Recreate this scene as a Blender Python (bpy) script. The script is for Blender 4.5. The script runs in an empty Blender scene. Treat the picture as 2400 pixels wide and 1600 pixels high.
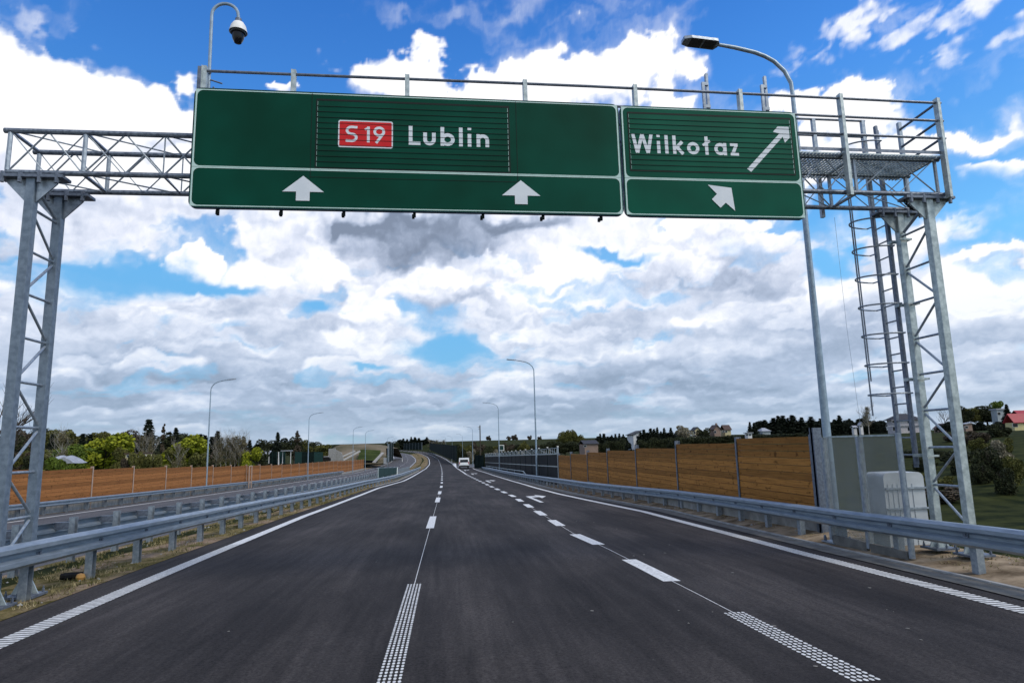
import bpy, math, random
import numpy as np
from mathutils import Vector, Matrix
random.seed(7); np.random.seed(7)
R = math.radians
scene = bpy.context.scene
COL = scene.collection

# ------------------------------------------------------------------ camera
F_PX, YAW, PITCH, ROLL, EYE = 1520.0, 0.101, 0.16, -0.025, 1.75
def cam_axes():
    cy, sy, cp, sp = math.cos(YAW), math.sin(YAW), math.cos(PITCH), math.sin(PITCH)
    fwd = np.array([sy*cp, cy*cp, sp]); right = np.array([cy, -sy, 0.0]); up = np.cross(right, fwd)
    c, s = math.cos(ROLL), math.sin(ROLL)
    return c*right+s*up, -s*right+c*up, fwd
CR, CU, CF = cam_axes()
cam_data = bpy.data.cameras.new('camera')
cam = bpy.data.objects.new('camera', cam_data); COL.objects.link(cam)
m = Matrix(((CR[0], CU[0], -CF[0], 0), (CR[1], CU[1], -CF[1], 0), (CR[2], CU[2], -CF[2], EYE), (0, 0, 0, 1)))
cam.matrix_world = m
cam_data.sensor_width = 36; cam_data.lens = 36*F_PX/2400
cam_data.clip_start = 0.1; cam_data.clip_end = 12000
scene.camera = cam

# ------------------------------------------------------------------ light
scene.view_settings.view_transform = 'Standard'
scene.view_settings.look = 'None'
scene.view_settings.exposure = 0.12
scene.view_settings.gamma = 1.0
SUN_EL, SUN_AZ = 48.0, 125.0        # azimuth clockwise from +Y
sd = bpy.data.lights.new('sun', 'SUN'); sd.energy = 2.1; sd.angle = R(22); sd.color = (1.0, 0.90, 0.76)
sun = bpy.data.objects.new('sun', sd); COL.objects.link(sun)
sv = Vector((math.sin(R(SUN_AZ))*math.cos(R(SUN_EL)), math.cos(R(SUN_AZ))*math.cos(R(SUN_EL)), math.sin(R(SUN_EL))))
sun.rotation_euler = sv.to_track_quat('Z', 'Y').to_euler(); sun.location = (0, 0, 60)

def ray(px, py): return CF + CR*(px-1200)/F_PX - CU*(py-800)/F_PX
def azel(px, py):
    d = ray(px, py); d = d/np.linalg.norm(d)
    return math.degrees(math.atan2(d[0], d[1])), math.degrees(math.asin(d[2]))

# ------------------------------------------------------------------ sky
world = bpy.data.worlds.new('World'); scene.world = world; world.use_nodes = True
nt = world.node_tree; nt.nodes.clear(); L = nt.links.new
def N(t, **kw):
    n = nt.nodes.new(t)
    for k, v in kw.items(): setattr(n, k, v)
    return n
def mth(op, a, b=None, c=None, clamp=False):
    n = N('ShaderNodeMath', operation=op); n.use_clamp = clamp
    for i, v in enumerate((a, b, c)):
        if v is None: continue
        if isinstance(v, (int, float)): n.inputs[i].default_value = v
        else: L(v, n.inputs[i])
    return n.outputs[0]
def vmth(op, a, b=None, c=None):
    n = N('ShaderNodeVectorMath', operation=op)
    for i, v in enumerate((a, b, c)):
        if v is None: continue
        if isinstance(v, tuple): n.inputs[i].default_value = v
        else: L(v, n.inputs[i])
    return n.outputs['Value'] if op == 'LENGTH' else n.outputs[0]
def mrange(v, a, b, c, d, smooth=True):
    n = N('ShaderNodeMapRange'); n.interpolation_type = 'SMOOTHSTEP' if smooth else 'LINEAR'
    L(v, n.inputs[0])
    for i, x in enumerate((a, b, c, d)): n.inputs[i+1].default_value = x
    return n.outputs[0]
def mixc(f, a, b):
    n = N('ShaderNodeMix', data_type='RGBA')
    for i, v in ((0, f), (6, a), (7, b)):
        if isinstance(v, (int, float)): n.inputs[i].default_value = v
        elif isinstance(v, tuple): n.inputs[i].default_value = (*v, 1)
        else: L(v, n.inputs[i])
    return n.outputs[2]
def azimuth_elevation(vec):
    sep = N('ShaderNodeSeparateXYZ'); L(vec, sep.inputs[0])
    az = mth('MULTIPLY', mth('ARCTAN2', sep.outputs[0], sep.outputs[1]), 57.2958)
    el = mth('MULTIPLY', mth('ARCSINE', sep.outputs[2]), 57.2958)
    return az, el
def blue_sky(el):
    sky = N('ShaderNodeTexSky'); sky.sky_type = 'NISHITA'; sky.sun_disc = False
    sky.sun_elevation = R(SUN_EL); sky.sun_rotation = R(SUN_AZ); sky.altitude = 200
    tint = N('ShaderNodeValToRGB'); L(mth('DIVIDE', mth('MAXIMUM', el, 0.0), 42.0), tint.inputs[0]); tr = tint.color_ramp
    tr.elements[0].position = 0.0; tr.elements[0].color = (0.60, 0.85, 0.95, 1)
    tr.elements[1].position = 1.0; tr.elements[1].color = (0.20, 0.72, 1.50, 1)
    e_ = tr.elements.new(0.35); e_.color = (0.80, 1.55, 1.75, 1)
    e_ = tr.elements.new(0.70); e_.color = (0.42, 1.12, 1.85, 1)
    mul = N('ShaderNodeMix', data_type='RGBA'); mul.blend_type = 'MULTIPLY'; mul.inputs[0].default_value = 1.0
    sc = N('ShaderNodeVectorMath', operation='SCALE'); L(sky.outputs[0], sc.inputs[0]); sc.inputs['Scale'].default_value = 0.12
    L(sc.outputs[0], mul.inputs[6]); L(tint.outputs[0], mul.inputs[7]); return sky, mul.outputs[2]
# the world: plain blue sky with an even share of cloud light, behind and beside the dome of cloud
tc = N('ShaderNodeTexCoord'); _, wel = azimuth_elevation(tc.outputs['Generated'])
_, wsky = blue_sky(wel)
bg = N('ShaderNodeBackground'); L(mixc(0.68, wsky, (0.82, 0.83, 0.85)), bg.inputs[0]); bg.inputs[1].default_value = 1.0
wo = N('ShaderNodeOutputWorld'); L(bg.outputs[0], wo.inputs[0])

COVER = [
 (120, 300, 330, 190, .75), (40, 180, 130, 100, .45), (330, 230, 170, 90, .45), (300, 420, 330, 120, .5),
 (960, 175, 120, 95, .85), (1180, 200, 170, 75, .75), (1330, 170, 150, 75, .7), (1500, 160, 125, 95, .85), (1590, 215, 80, 50, .4),
 (690, 195, 45, 28, .30), (800, 125, 40, 20, .22), (1960, 270, 150, 60, .5), (2080, 330, 150, 60, .55), (1900, 400, 200, 60, .5),
 (2230, 335, 105, 52, .52), (2360, 425, 90, 40, .5), (2230, 545, 120, 34, .36), (2370, 600, 110, 30, .36),
 (2050, 85, 120, 30, .22), (1880, 130, 70, 25, .17), (2170, 110, 60, 30, .20), (2100, 20, 90, 22, .2), (2270, 20, 70, 26, .25), (2350, 110, 60, 20, .16),
 (180, 20, 180, 25, .12), (600, 420, 400, 130, .45), (1000, 560, 420, 160, .7), (1500, 600, 400, 150, .6), (1750, 700, 330, 160, .55),
 (460, 620, 75, 42, .62), (720, 650, 210, 120, .5), (2330, 720, 190, 120, .6), (2100, 640, 160, 70, .3), (80, 560, 160, 90, .35),
 (120, 760, 330, 110, .5), (1250, 730, 300, 130, .5), (600, 800, 400, 90, .42), (1900, 900, 500, 140, .35), (1150, 950, 700, 90, .42), (250, 950, 400, 100, .4),
 (300, 640, 215, 55, -.62), (1035, 822, 125, 34, -.62), (1460, 592, 95, 18, -.45), (765, 725, 55, 26, -.4), (1960, 600, 60, 45, -.45),
 (560, 120, 260, 110, -.35), (2300, 230, 160, 60, -.45), (1740, 120, 170, 90, -.35), (2280, 480, 120, 26, -.3), (860, 862, 70, 14, -.35),
]
GREY = [(1010, 540, 290, 66, .80), (1000, 608, 130, 44, .62), (830, 528, 130, 34, .50), (1240, 525, 170, 42, .72), (1720, 650, 210, 60, .32), (1560, 620, 170, 40, .22), (520, 720, 130, 40, .25),
 (60, 600, 120, 50, .35), (560, 900, 420, 40, .30), (1600, 880, 380, 50, .30), (1040, 880, 200, 26, .25), (200, 900, 300, 50, .25), (2100, 800, 260, 50, .3), (600, 560, 150, 40, .12),
 (850, 680, 60, 20, .2), (120, 460, 160, 40, .12), (2330, 800, 150, 40, .25), (890, 800, 110, 20, .22), (1330, 820, 180, 25, .25), (1200, 960, 900, 40, .18)]

def vnoise(x, y, seed):
    xi, yi = np.floor(x).astype(int), np.floor(y).astype(int); fx, fy = x-xi, y-yi
    fx = fx*fx*fx*(fx*(fx*6-15)+10); fy = fy*fy*fy*(fy*(fy*6-15)+10)
    def hsh(a, b_): h = (a*374761393+b_*668265263+seed*974711) & 0x7fffffff; h = (h ^ (h >> 13))*1274126177 & 0x7fffffff; return ((h ^ (h >> 16)) & 0xffff)/65535.0
    return (hsh(xi, yi)*(1-fx)+hsh(xi+1, yi)*fx)*(1-fy)+(hsh(xi, yi+1)*(1-fx)+hsh(xi+1, yi+1)*fx)*fy
def fbm(x, y, seed, octv=4):
    v = 0; a = .5; t = 0
    for o in range(octv): v = v+a*vnoise(x*2**o+o*17.3, y*2**o+o*9.1, seed+o); t += a; a *= .5
    return v/t
DAZ = np.concatenate([np.arange(-88, -42, 1.5), np.arange(-42, 50, .13), np.arange(50, 100, 1.5)])
DEL = np.concatenate([np.arange(-4, 46, .13), np.arange(46, 62, 1.5)])
AZ, EL = np.meshgrid(DAZ, DEL)
KE = np.clip((EL+2)/22, .16, 1.0)
def billow(x, y, seed, o): return sum(abs(2*vnoise(x*2**i, y*2**i, seed+i)-1)*.5**i for i in range(o))/1.6
wx = AZ+((fbm(AZ/7, EL/4.5, 3, 3)-.5)*7+(fbm(AZ/2.2, EL/1.8, 21, 4)-.5)*3.2+(billow(AZ/1.5, EL/1.3, 51, 4)-.5)*1.1)*KE
wy = EL+((fbm(AZ/7+31, EL/4.5+11, 8, 3)-.5)*4+(fbm(AZ/2.2+7, EL/1.8+3, 31, 4)-.5)*2.6+(billow(AZ/1.5+9, EL/1.3, 71, 4)-.5)*1.1)*KE
def ss(x, a, b): t = np.clip((x-a)/(b-a), 0, 1); return t*t*(3-2*t)
def rad(px, py, rx, ry, ax=None, ay=None):
    a, e = azel(px, py); k = 57.2958/F_PX*0.88; ax = wx if ax is None else ax; ay = wy if ay is None else ay
    return (ax-a)*math.cos(R(e))/(rx*k), (ay-e)/(ry*k)
def field(table, start):
    acc = start.copy()
    for (px, py, rx, ry, w) in table:
        u, v = rad(px, py, rx, ry); acc += w*ss(-np.hypot(u, v), -1.25, -.25)
    return acc
# sheets of thinner cloud
sheet = field(COVER, 0.42-0.85*np.clip((EL-3)/27, 0, 1))
sheet = sheet+(fbm(wx/9, wy/3.0, 90, 6)-.5)*1.25
alpha_f = np.maximum(ss(sheet, .02, .34), .30*ss(sheet, -.35, .15))
LY = 12*np.log(np.maximum(wy, -3)+5)
streak = fbm(wx/4.5, LY, 120, 6)*.6+fbm(wx/11, LY*.45, 140, 4)*.4
lum_f = .95-.24*(1-ss(EL, 2, 26))+(streak-.5)*(.46-.16*ss(EL, 10, 30))-.12*ss(sheet, .4, 1.0)
# heaped clouds, far to near: crisp bright top, soft grey base
PUFFS = [(960, 195, 128, 98, 1.12), (1180, 225, 165, 80, 1.12), (1340, 195, 140, 92, 1.12), (1490, 190, 122, 108, 1.14), (1590, 245, 60, 50, 1.1),
 (70, 260, 210, 165, 1.12), (230, 280, 170, 120, 1.1), (385, 280, 115, 92, 1.1), (150, 420, 260, 90, 1.02), (560, 470, 210, 90, 1.04), (690, 195, 40, 25, 1.0),
 (460, 620, 66, 42, 1.1), (700, 660, 185, 120, 1.06), (640, 575, 110, 75, 1.08), (720, 540, 80, 60, 1.1), (905, 740, 86, 84, 1.12), (1320, 705, 175, 118, 1.12), (1180, 790, 55, 45, 1.04), (1500, 640, 240, 80, 1.05),
 (1525, 815, 38, 30, 1.08), (1850, 815, 32, 24, 1.05), (1640, 780, 90, 45, 1.0), (800, 875, 92, 42, 1.02), (370, 868, 105, 40, 1.0), (540, 760, 200, 60, .98), (200, 760, 190, 75, 1.02), (60, 660, 120, 60, 1.04), (1020, 690, 90, 60, 1.0), (1130, 630, 120, 50, 1.03),
 (2330, 720, 175, 108, 1.1), (2200, 800, 150, 70, 1.02), (2230, 338, 100, 52, 1.12), (2356, 425, 84, 38, 1.1), (1950, 300, 165, 60, 1.12), (2100, 340, 110, 50, 1.1), (2230, 548, 105, 26, 1.02), (2370, 606, 90, 26, 1.04), (1780, 560, 130, 60, 1.04), (1700, 520, 150, 50, 1.05), (2010, 700, 140, 70, 1.03), (1800, 740, 120, 50, 1.0), (1200, 560, 200, 50, 1.0)]
rs = np.random.RandomState(5)
for k in range(120):
    f = rs.rand(); py = 1030-340*f**1.1; rx = (24+100*f)*rs.uniform(.6, 1.9)
    PUFFS.append((rs.uniform(-150, 2550), py, rx, rx*rs.uniform(.22, .48), rs.uniform(.74, .97)+.08*f))
NFIX = len(PUFFS)-120
PUFFS = [p+(azel(p[0], p[1]-p[3])[1], i < NFIX) for i, p in enumerate(PUFFS)]
for (px, py, rx, ry, br, _e, main_) in sorted(PUFFS, key=lambda p: p[5]):
    a, e = azel(px, py); k = 57.2958/F_PX; ex = rx*k*1.6/math.cos(R(e))+3; ey = ry*k*1.6+2.5
    i0_, i1_ = np.searchsorted(DEL, [e-ey, e+ey]); j0_, j1_ = np.searchsorted(DAZ, [a-ex, a+ex])
    if i1_-i0_ < 3 or j1_-j0_ < 3: continue
    S_ = (slice(i0_, i1_), slice(j0_, j1_)); u, v = rad(px, py, rx, ry, wx[S_], wy[S_])
    v = np.where(v < 0, v*1.35, v); r_ = np.hypot(u, v); soft = (.13 if main_ else .26)+.55*ss(-v, -.25, .75); m_ = ss(-r_, -1.0-soft*.3, -1.0+soft)
    sh = br-.40*ss(-v, -.25, .95)*(1.0 if py > 420 else .45)-(.10*(1-ss(r_, .2, 1.0)) if py > 500 else 0)
    alpha_f[S_] = np.maximum(alpha_f[S_], m_); wgt = (.92 if main_ else .70)*m_; sh = sh+(streak[S_]-.5)*.30; lum_f[S_] = lum_f[S_]*(1-wgt)+sh*wgt
grey_f = field(GREY, np.zeros_like(EL))
lum_f = lum_f-grey_f*(.68+(fbm(wx/5, wy/2.5, 200, 4)-.5)*.7)
lum_f = lum_f-.10*(1-ss(EL, 0, 9))
gap = ss(fbm(wx/5.5, LY*.8, 410, 5), .60, .74)*ss(EL, 1, 5)*(1-ss(EL, 12, 19)); alpha_f = alpha_f*(1-.5*gap)
bright = ss(fbm(wx/3.2, LY*.9, 430, 5), .50, .66)*(1-ss(EL, 12, 20)); lum_f = lum_f+.16*bright
HOLES = [(300, 640, 190, 46), (1035, 822, 112, 30), (1455, 594, 85, 15), (765, 722, 48, 22), (1945, 600, 50, 36), (860, 862, 60, 10), (530, 668, 90, 20), (2210, 470, 130, 40), (2350, 530, 80, 30)]
for (px, py, rx, ry) in HOLES:
    u, v = rad(px, py, rx, ry); alpha_f = alpha_f*(1-.96*ss(-np.hypot(u, v), -1.45, -.45))
WISPS = [(2060, 88, 130, 42, 1), (1890, 135, 80, 30, .8), (2180, 118, 70, 34, .9), (2110, 18, 90, 30, .9), (2270, 15, 70, 40, 1), (2240, 130, 50, 30, .6), (2350, 110, 50, 24, .7), (2230, 548, 110, 32, .8), (790, 120, 30, 18, .5), (90, 20, 60, 22, .4), (250, 60, 60, 22, .3), (1960, 110, 60, 22, .6)]
wq_ = np.clip(field(WISPS, np.zeros_like(EL)), 0, 1)*ss(fbm((AZ+EL*.8)/2.6, (EL-AZ*.35)/.95, 300, 5), .36, .60)
lum_f = lum_f*(1-wq_)+.98*wq_; alpha_f = np.maximum(alpha_f, wq_*.85)
cover_f, lum_attr = alpha_f, lum_f
DOME_R = 4500.0
verts = np.stack([DOME_R*np.sin(np.radians(AZ))*np.cos(np.radians(EL)), DOME_R*np.cos(np.radians(AZ))*np.cos(np.radians(EL)), DOME_R*np.sin(np.radians(EL))+EYE], -1).reshape(-1, 3)
na, ne = len(DAZ), len(DEL); jj, ii = np.meshgrid(np.arange(na-1), np.arange(ne-1)); i0 = (ii*na+jj).ravel()
me = bpy.data.meshes.new('sky'); me.from_pydata(verts.tolist(), [], np.stack([i0, i0+na, i0+na+1, i0+1], -1).tolist())
for nm_, arr_ in (('cloud_cover', cover_f), ('cloud_light', lum_attr)):
    at_ = me.attributes.new(nm_, 'FLOAT', 'POINT'); at_.data.foreach_set('value', arr_.ravel().astype(np.float32))
me.polygons.foreach_set('use_smooth', [True]*len(me.polygons))
sky_ob = bpy.data.objects.new('sky', me); COL.objects.link(sky_ob); sky_ob['kind'] = 'structure'
skm = bpy.data.materials.new('cloudy_sky'); skm.use_nodes = True; nt = skm.node_tree; nt.nodes.clear(); L = nt.links.new
try: skm.cycles.emission_sampling = 'NONE'
except Exception as ex: print(ex)
def attr(n): a_ = N('ShaderNodeAttribute'); a_.attribute_name = n; return a_.outputs['Fac']
geo = N('ShaderNodeNewGeometry'); direc = vmth('NORMALIZE', geo.outputs['Position'])
az, el = azimuth_elevation(direc)
cmb2 = N('ShaderNodeCombineXYZ'); L(az, cmb2.inputs[0]); L(mth('MULTIPLY', mth('LOGARITHM', mth('MAXIMUM', mth('ADD', el, 5.0), .5), 2.718), 20.0), cmb2.inputs[1]); nv = cmb2.outputs[0]
def noise(vec, scale, detail, rough=0.55, off=(0, 0, 0), dist=0.0):
    v = vmth('ADD', vec, off) if off != (0, 0, 0) else vec
    n = N('ShaderNodeTexNoise'); n.noise_dimensions = '2D'; n.inputs['Scale'].default_value = scale; n.inputs['Detail'].default_value = detail
    n.inputs['Roughness'].default_value = rough; n.inputs['Distortion'].default_value = dist
    L(v, n.inputs['Vector']); return n.outputs[0]
cover, light = attr('cloud_cover'), attr('cloud_light')
wisp = noise(nv, .55, 6, .6, (3, 5, 0), .2); fine = noise(nv, .9, 6, .6, (9, 2, 0), .3)
alpha = mth('ADD', cover, mth('MULTIPLY', mth('SUBTRACT', wisp, .5), mth('MULTIPLY', mth('MULTIPLY', cover, mth('SUBTRACT', 1.0, cover)), 3.0)))
alpha = mth('MINIMUM', mth('MAXIMUM', alpha, 0.0), 1.0)
lum = mth('ADD', light, mth('MULTIPLY', mth('SUBTRACT', fine, .5), .28))
lum = mth('MINIMUM', mth('MAXIMUM', lum, 0.25), 1.15)
ramp = N('ShaderNodeValToRGB'); L(lum, ramp.inputs[0]); cr = ramp.color_ramp
cr.elements[0].position = 0.10; cr.elements[0].color = (0.15, 0.19, 0.27, 1)
cr.elements[1].position = 1.0; cr.elements[1].color = (1.02, 1.02, 1.04, 1)
for p, c in ((0.38, (0.27, 0.33, 0.45, 1)), (0.58, (0.44, 0.51, 0.66, 1)), (0.80, (0.72, 0.77, 0.90, 1))):
    e_ = cr.elements.new(p); e_.color = c
_, skyc = blue_sky(el)
cloudc = mixc(mrange(el, 2.0, 17.0, 0.34, 0.0), ramp.outputs[0], (0.36, 0.52, 0.70))
final = mixc(alpha, skyc, cloudc)
final = mixc(mrange(el, -1.0, 5.0, 0.55, 0.0), final, (0.36, 0.47, 0.58))
em = N('ShaderNodeEmission'); L(final, em.inputs[0]); mo = N('ShaderNodeOutputMaterial'); L(em.outputs[0], mo.inputs[0])
me.materials.append(skm)

# ------------------------------------------------------------------ materials
def mat(name, color, rough=0.7, metal=0.0, var=0.0, scale=8.0, spec=0.25, color2=None, bump=0.0, detail=4.0, coords='Object', stretch=(1, 1, 1), trans=0.0, alpha=1.0):
    M = bpy.data.materials.new(name); M.use_nodes = True; t = M.node_tree; b = t.nodes['Principled BSDF']
    b.inputs['Roughness'].default_value = rough; b.inputs['Metallic'].default_value = metal
    b.inputs['Specular IOR Level'].default_value = spec; b.inputs['Alpha'].default_value = alpha
    b.inputs['Base Color'].default_value = (*color, 1)
    if trans: b.inputs['Transmission Weight'].default_value = trans
    if var or color2 or bump:
        tcn = t.nodes.new('ShaderNodeTexCoord'); mp = t.nodes.new('ShaderNodeMapping'); mp.inputs['Scale'].default_value = stretch
        t.links.new(tcn.outputs[coords], mp.inputs[0])
        no = t.nodes.new('ShaderNodeTexNoise'); no.inputs['Scale'].default_value = scale; no.inputs['Detail'].default_value = detail
        no.inputs['Roughness'].default_value = 0.6
        t.links.new(mp.outputs[0], no.inputs['Vector'])
        if color2 is None: color2 = tuple(max(0, c*(1-var)) for c in color); ca = tuple(c*(1+var) for c in color)
        else: ca = color
        r = t.nodes.new('ShaderNodeValToRGB'); r.color_ramp.elements[0].position = 0.36; r.color_ramp.elements[1].position = 0.64
        r.color_ramp.elements[0].color = (*color2, 1); r.color_ramp.elements[1].color = (*ca, 1)
        t.links.new(no.outputs[0], r.inputs[0]); t.links.new(r.outputs[0], b.inputs['Base Color'])
        if bump:
            bp = t.nodes.new('ShaderNodeBump'); bp.inputs['Strength'].default_value = bump; bp.inputs['Distance'].default_value = 0.02
            t.links.new(no.outputs[0], bp.inputs['Height']); t.links.new(bp.outputs[0], b.inputs['Normal'])
    return M
def asphalt_mat(name, c0, c1, speck=True):
    M = bpy.data.materials.new(name); M.use_nodes = True; t = M.node_tree; b = t.nodes['Principled BSDF']; l = t.links.new
    b.inputs['Roughness'].default_value = 0.82; b.inputs['Specular IOR Level'].default_value = 0.10
    tcn = t.nodes.new('ShaderNodeTexCoord')
    def nz(scale, detail, stretch=(1, 1, 1), rough=.6):
        mp = t.nodes.new('ShaderNodeMapping'); mp.inputs['Scale'].default_value = stretch; l(tcn.outputs['Object'], mp.inputs[0])
        n = t.nodes.new('ShaderNodeTexNoise'); n.inputs['Scale'].default_value = scale; n.inputs['Detail'].default_value = detail; n.inputs['Roughness'].default_value = rough
        l(mp.outputs[0], n.inputs['Vector']); return n
    big = nz(0.55, 5, (1, 0.35, 1)); streak = nz(6.5, 8, (1.0, 0.045, 1), .7); fine = nz(34, 6, (1, 1, 1), .9)
    def rmp(src, a, ca, bb, cb):
        r = t.nodes.new('ShaderNodeValToRGB'); r.color_ramp.elements[0].position = a; r.color_ramp.elements[1].position = bb
        r.color_ramp.elements[0].color = (*ca, 1); r.color_ramp.elements[1].color = (*cb, 1); l(src, r.inputs[0]); return r
    A = rmp(big.outputs[0], .38, c0, .64, c1)
    def mx(mode, f, a, bb):
        m_ = t.nodes.new('ShaderNodeMix'); m_.data_type = 'RGBA'; m_.blend_type = mode
        if isinstance(f, float): m_.inputs[0].default_value = f
        else: l(f, m_.inputs[0])
        l(a, m_.inputs[6]); l(bb, m_.inputs[7]); return m_.outputs[2]
    S = rmp(streak.outputs[0], .35, (.72, .72, .73), .68, (1.30, 1.28, 1.27))
    Fi = rmp(fine.outputs[0], .33, (.30, .30, .31), .67, (2.0, 1.98, 1.95))
    o = mx('MULTIPLY', 1.0, A.outputs[0], S.outputs[0]); o = mx('MULTIPLY', 1.0, o, Fi.outputs[0])
    sx_ = t.nodes.new('ShaderNodeSeparateXYZ'); l(tcn.outputs['Object'], sx_.inputs[0]); wt = t.nodes.new('ShaderNodeMath'); wt.operation = 'SINE'
    wm_ = t.nodes.new('ShaderNodeMath'); wm_.operation = 'MULTIPLY_ADD'; l(sx_.outputs[0], wm_.inputs[0]); wm_.inputs[1].default_value = 3.5; wm_.inputs[2].default_value = .6; l(wm_.outputs[0], wt.inputs[0])
    W = rmp(wt.outputs[0], .0, (.93, .93, .94), 1.0, (1.12, 1.11, 1.10)); o = mx('MULTIPLY', 1.0, o, W.outputs[0])
    if speck:   # pale scuffs and dried mud lumps
        sp = nz(5.5, 7, (1, 0.28, 1), .72); spm = nz(0.32, 3, (1, .6, 1))
        a1 = rmp(sp.outputs[0], .655, (0, 0, 0), .71, (1, 1, 1)); a2 = rmp(spm.outputs[0], .47, (0, 0, 0), .62, (1, 1, 1))
        mm = t.nodes.new('ShaderNodeMath'); mm.operation = 'MULTIPLY'; l(a1.outputs[0], mm.inputs[0]); l(a2.outputs[0], mm.inputs[1])
        m2 = t.nodes.new('ShaderNodeMath'); m2.operation = 'MULTIPLY'; l(mm.outputs[0], m2.inputs[0]); m2.inputs[1].default_value = .55
        rgb = t.nodes.new('ShaderNodeRGB'); rgb.outputs[0].default_value = (.16, .15, .145, 1)
        o = mx('MIX', m2.outputs[0], o, rgb.outputs[0])
    l(o, b.inputs['Base Color'])
    bp = t.nodes.new('ShaderNodeBump'); bp.inputs['Strength'].default_value = .5; bp.inputs['Distance'].default_value = .006
    l(fine.outputs[0], bp.inputs['Height']); l(bp.outputs[0], b.inputs['Normal'])
    return M
def wood_mat(name, base, dark, board):
    M = bpy.data.materials.new(name); M.use_nodes = True; t = M.node_tree; b = t.nodes['Principled BSDF']; l = t.links.new
    b.inputs['Roughness'].default_value = 0.75; b.inputs['Specular IOR Level'].default_value = 0.1
    g = t.nodes.new('ShaderNodeNewGeometry'); sp = t.nodes.new('ShaderNodeSeparateXYZ'); l(g.outputs['Position'], sp.inputs[0])
    def mt(op, a, bb):
        n = t.nodes.new('ShaderNodeMath'); n.operation = op
        for i, v in enumerate((a, bb)):
            if isinstance(v, (int, float)): n.inputs[i].default_value = v
            elif v is not None: l(v, n.inputs[i])
        return n.outputs[0]
    ri = g.outputs['Random Per Island']
    cb = t.nodes.new('ShaderNodeCombineXYZ'); l(mt('MULTIPLY', sp.outputs[1], .8), cb.inputs[1]); l(mt('MULTIPLY', sp.outputs[2], 22), cb.inputs[2]); l(mt('MULTIPLY', ri, 40), cb.inputs[0])
    gr = t.nodes.new('ShaderNodeTexNoise'); gr.inputs['Scale'].default_value = 1.6; gr.inputs['Detail'].default_value = 7; gr.inputs['Distortion'].default_value = .15; l(cb.outputs[0], gr.inputs['Vector'])
    cb2 = t.nodes.new('ShaderNodeCombineXYZ'); l(mt('MULTIPLY', sp.outputs[1], 3.2), cb2.inputs[1]); l(mt('MULTIPLY', sp.outputs[2], 6), cb2.inputs[2]); l(mt('MULTIPLY', ri, 60), cb2.inputs[0])
    kn = t.nodes.new('ShaderNodeTexNoise'); kn.inputs['Scale'].default_value = 1.7; kn.inputs['Detail'].default_value = 3; l(cb2.outputs[0], kn.inputs['Vector'])
    r = t.nodes.new('ShaderNodeValToRGB'); r.color_ramp.elements[0].position = .25; r.color_ramp.elements[1].position = .60
    r.color_ramp.elements[0].color = (*dark, 1); r.color_ramp.elements[1].color = (*base, 1); l(gr.outputs[0], r.inputs[0])
    k = t.nodes.new('ShaderNodeValToRGB'); k.color_ramp.elements[0].position = .60; k.color_ramp.elements[1].position = .70
    k.color_ramp.elements[0].color = (1, 1, 1, 1); k.color_ramp.elements[1].color = (.42, .40, .38, 1); l(kn.outputs[0], k.inputs[0])
    v = t.nodes.new('ShaderNodeMapRange'); l(ri, v.inputs[0]); v.inputs[3].default_value = .72; v.inputs[4].default_value = 1.28
    m1 = t.nodes.new('ShaderNodeMix'); m1.data_type = 'RGBA'; m1.blend_type = 'MULTIPLY'; m1.inputs[0].default_value = 1; l(r.outputs[0], m1.inputs[6]); l(k.outputs[0], m1.inputs[7])
    m2 = t.nodes.new('ShaderNodeVectorMath'); m2.operation = 'SCALE'; l(m1.outputs[2], m2.inputs[0]); l(v.outputs[0], m2.inputs['Scale'])
    l(m2.outputs[0], b.inputs['Base Color'])
    return M
M = {}
M['asphalt'] = asphalt_mat('asphalt', (.0210, .0198, .0205), (.043, .0400, .0400))
M['asphalt_old'] = asphalt_mat('asphalt_old', (.075, .078, .085), (.10, .103, .11), False)
M['paint'] = mat('road_paint', (.72, .74, .74), .6, color2=(.46, .47, .47), scale=22, detail=12)
M['concrete'] = mat('concrete', (.34, .34, .33), .85, color2=(.22, .22, .215), scale=3.5, detail=8, bump=.2)
M['gutter'] = mat('gutter_concrete', (.17, .165, .15), .88, color2=(.10, .098, .09), scale=4, detail=8, bump=.2)
M['galv'] = mat('galvanised_steel', (.36, .41, .46), .42, .55, color2=(.23, .27, .32), scale=16, detail=7)
M['rail'] = mat('rail_zinc', (.31, .37, .43), .45, .5, color2=(.22, .27, .32), scale=5, detail=9, stretch=(3, .6, 3))
M['galv_dark'] = mat('weathered_steel', (.19, .22, .27), .5, .5, color2=(.11, .13, .17), scale=20, detail=7)
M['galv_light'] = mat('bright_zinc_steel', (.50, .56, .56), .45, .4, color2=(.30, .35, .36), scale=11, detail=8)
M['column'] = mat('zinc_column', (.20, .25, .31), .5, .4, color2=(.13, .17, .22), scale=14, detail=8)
M['chord'] = mat('chord_tube', (.24, .28, .33), .5, .5, color2=(.10, .12, .16), scale=22, detail=8)
M['lamp_pole'] = mat('lamp_pole_steel', (.33, .42, .50), .45, .4, color2=(.24, .31, .38), scale=10, detail=6)
M['green'] = mat('green_sheeting', (.001, .066, .042), .5, color2=(.0007, .038, .022), scale=.5, detail=3, spec=.08)
M['green2'] = mat('green_sheeting_sheen', (.001, .100, .060), .5, color2=(.0008, .060, .037), scale=.5, detail=3, spec=.08)  # sheen on the exit sign, put into the colour as a brighter green
M['black'] = mat('black_gap', (.006, .012, .010), .7)
M['letter'] = mat('white_sheeting', (.68, .72, .76), .45, color2=(.60, .65, .70), scale=3)
M['border'] = mat('sign_border', (.50, .66, .62), .45, color2=(.42, .58, .55), scale=5)
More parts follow.
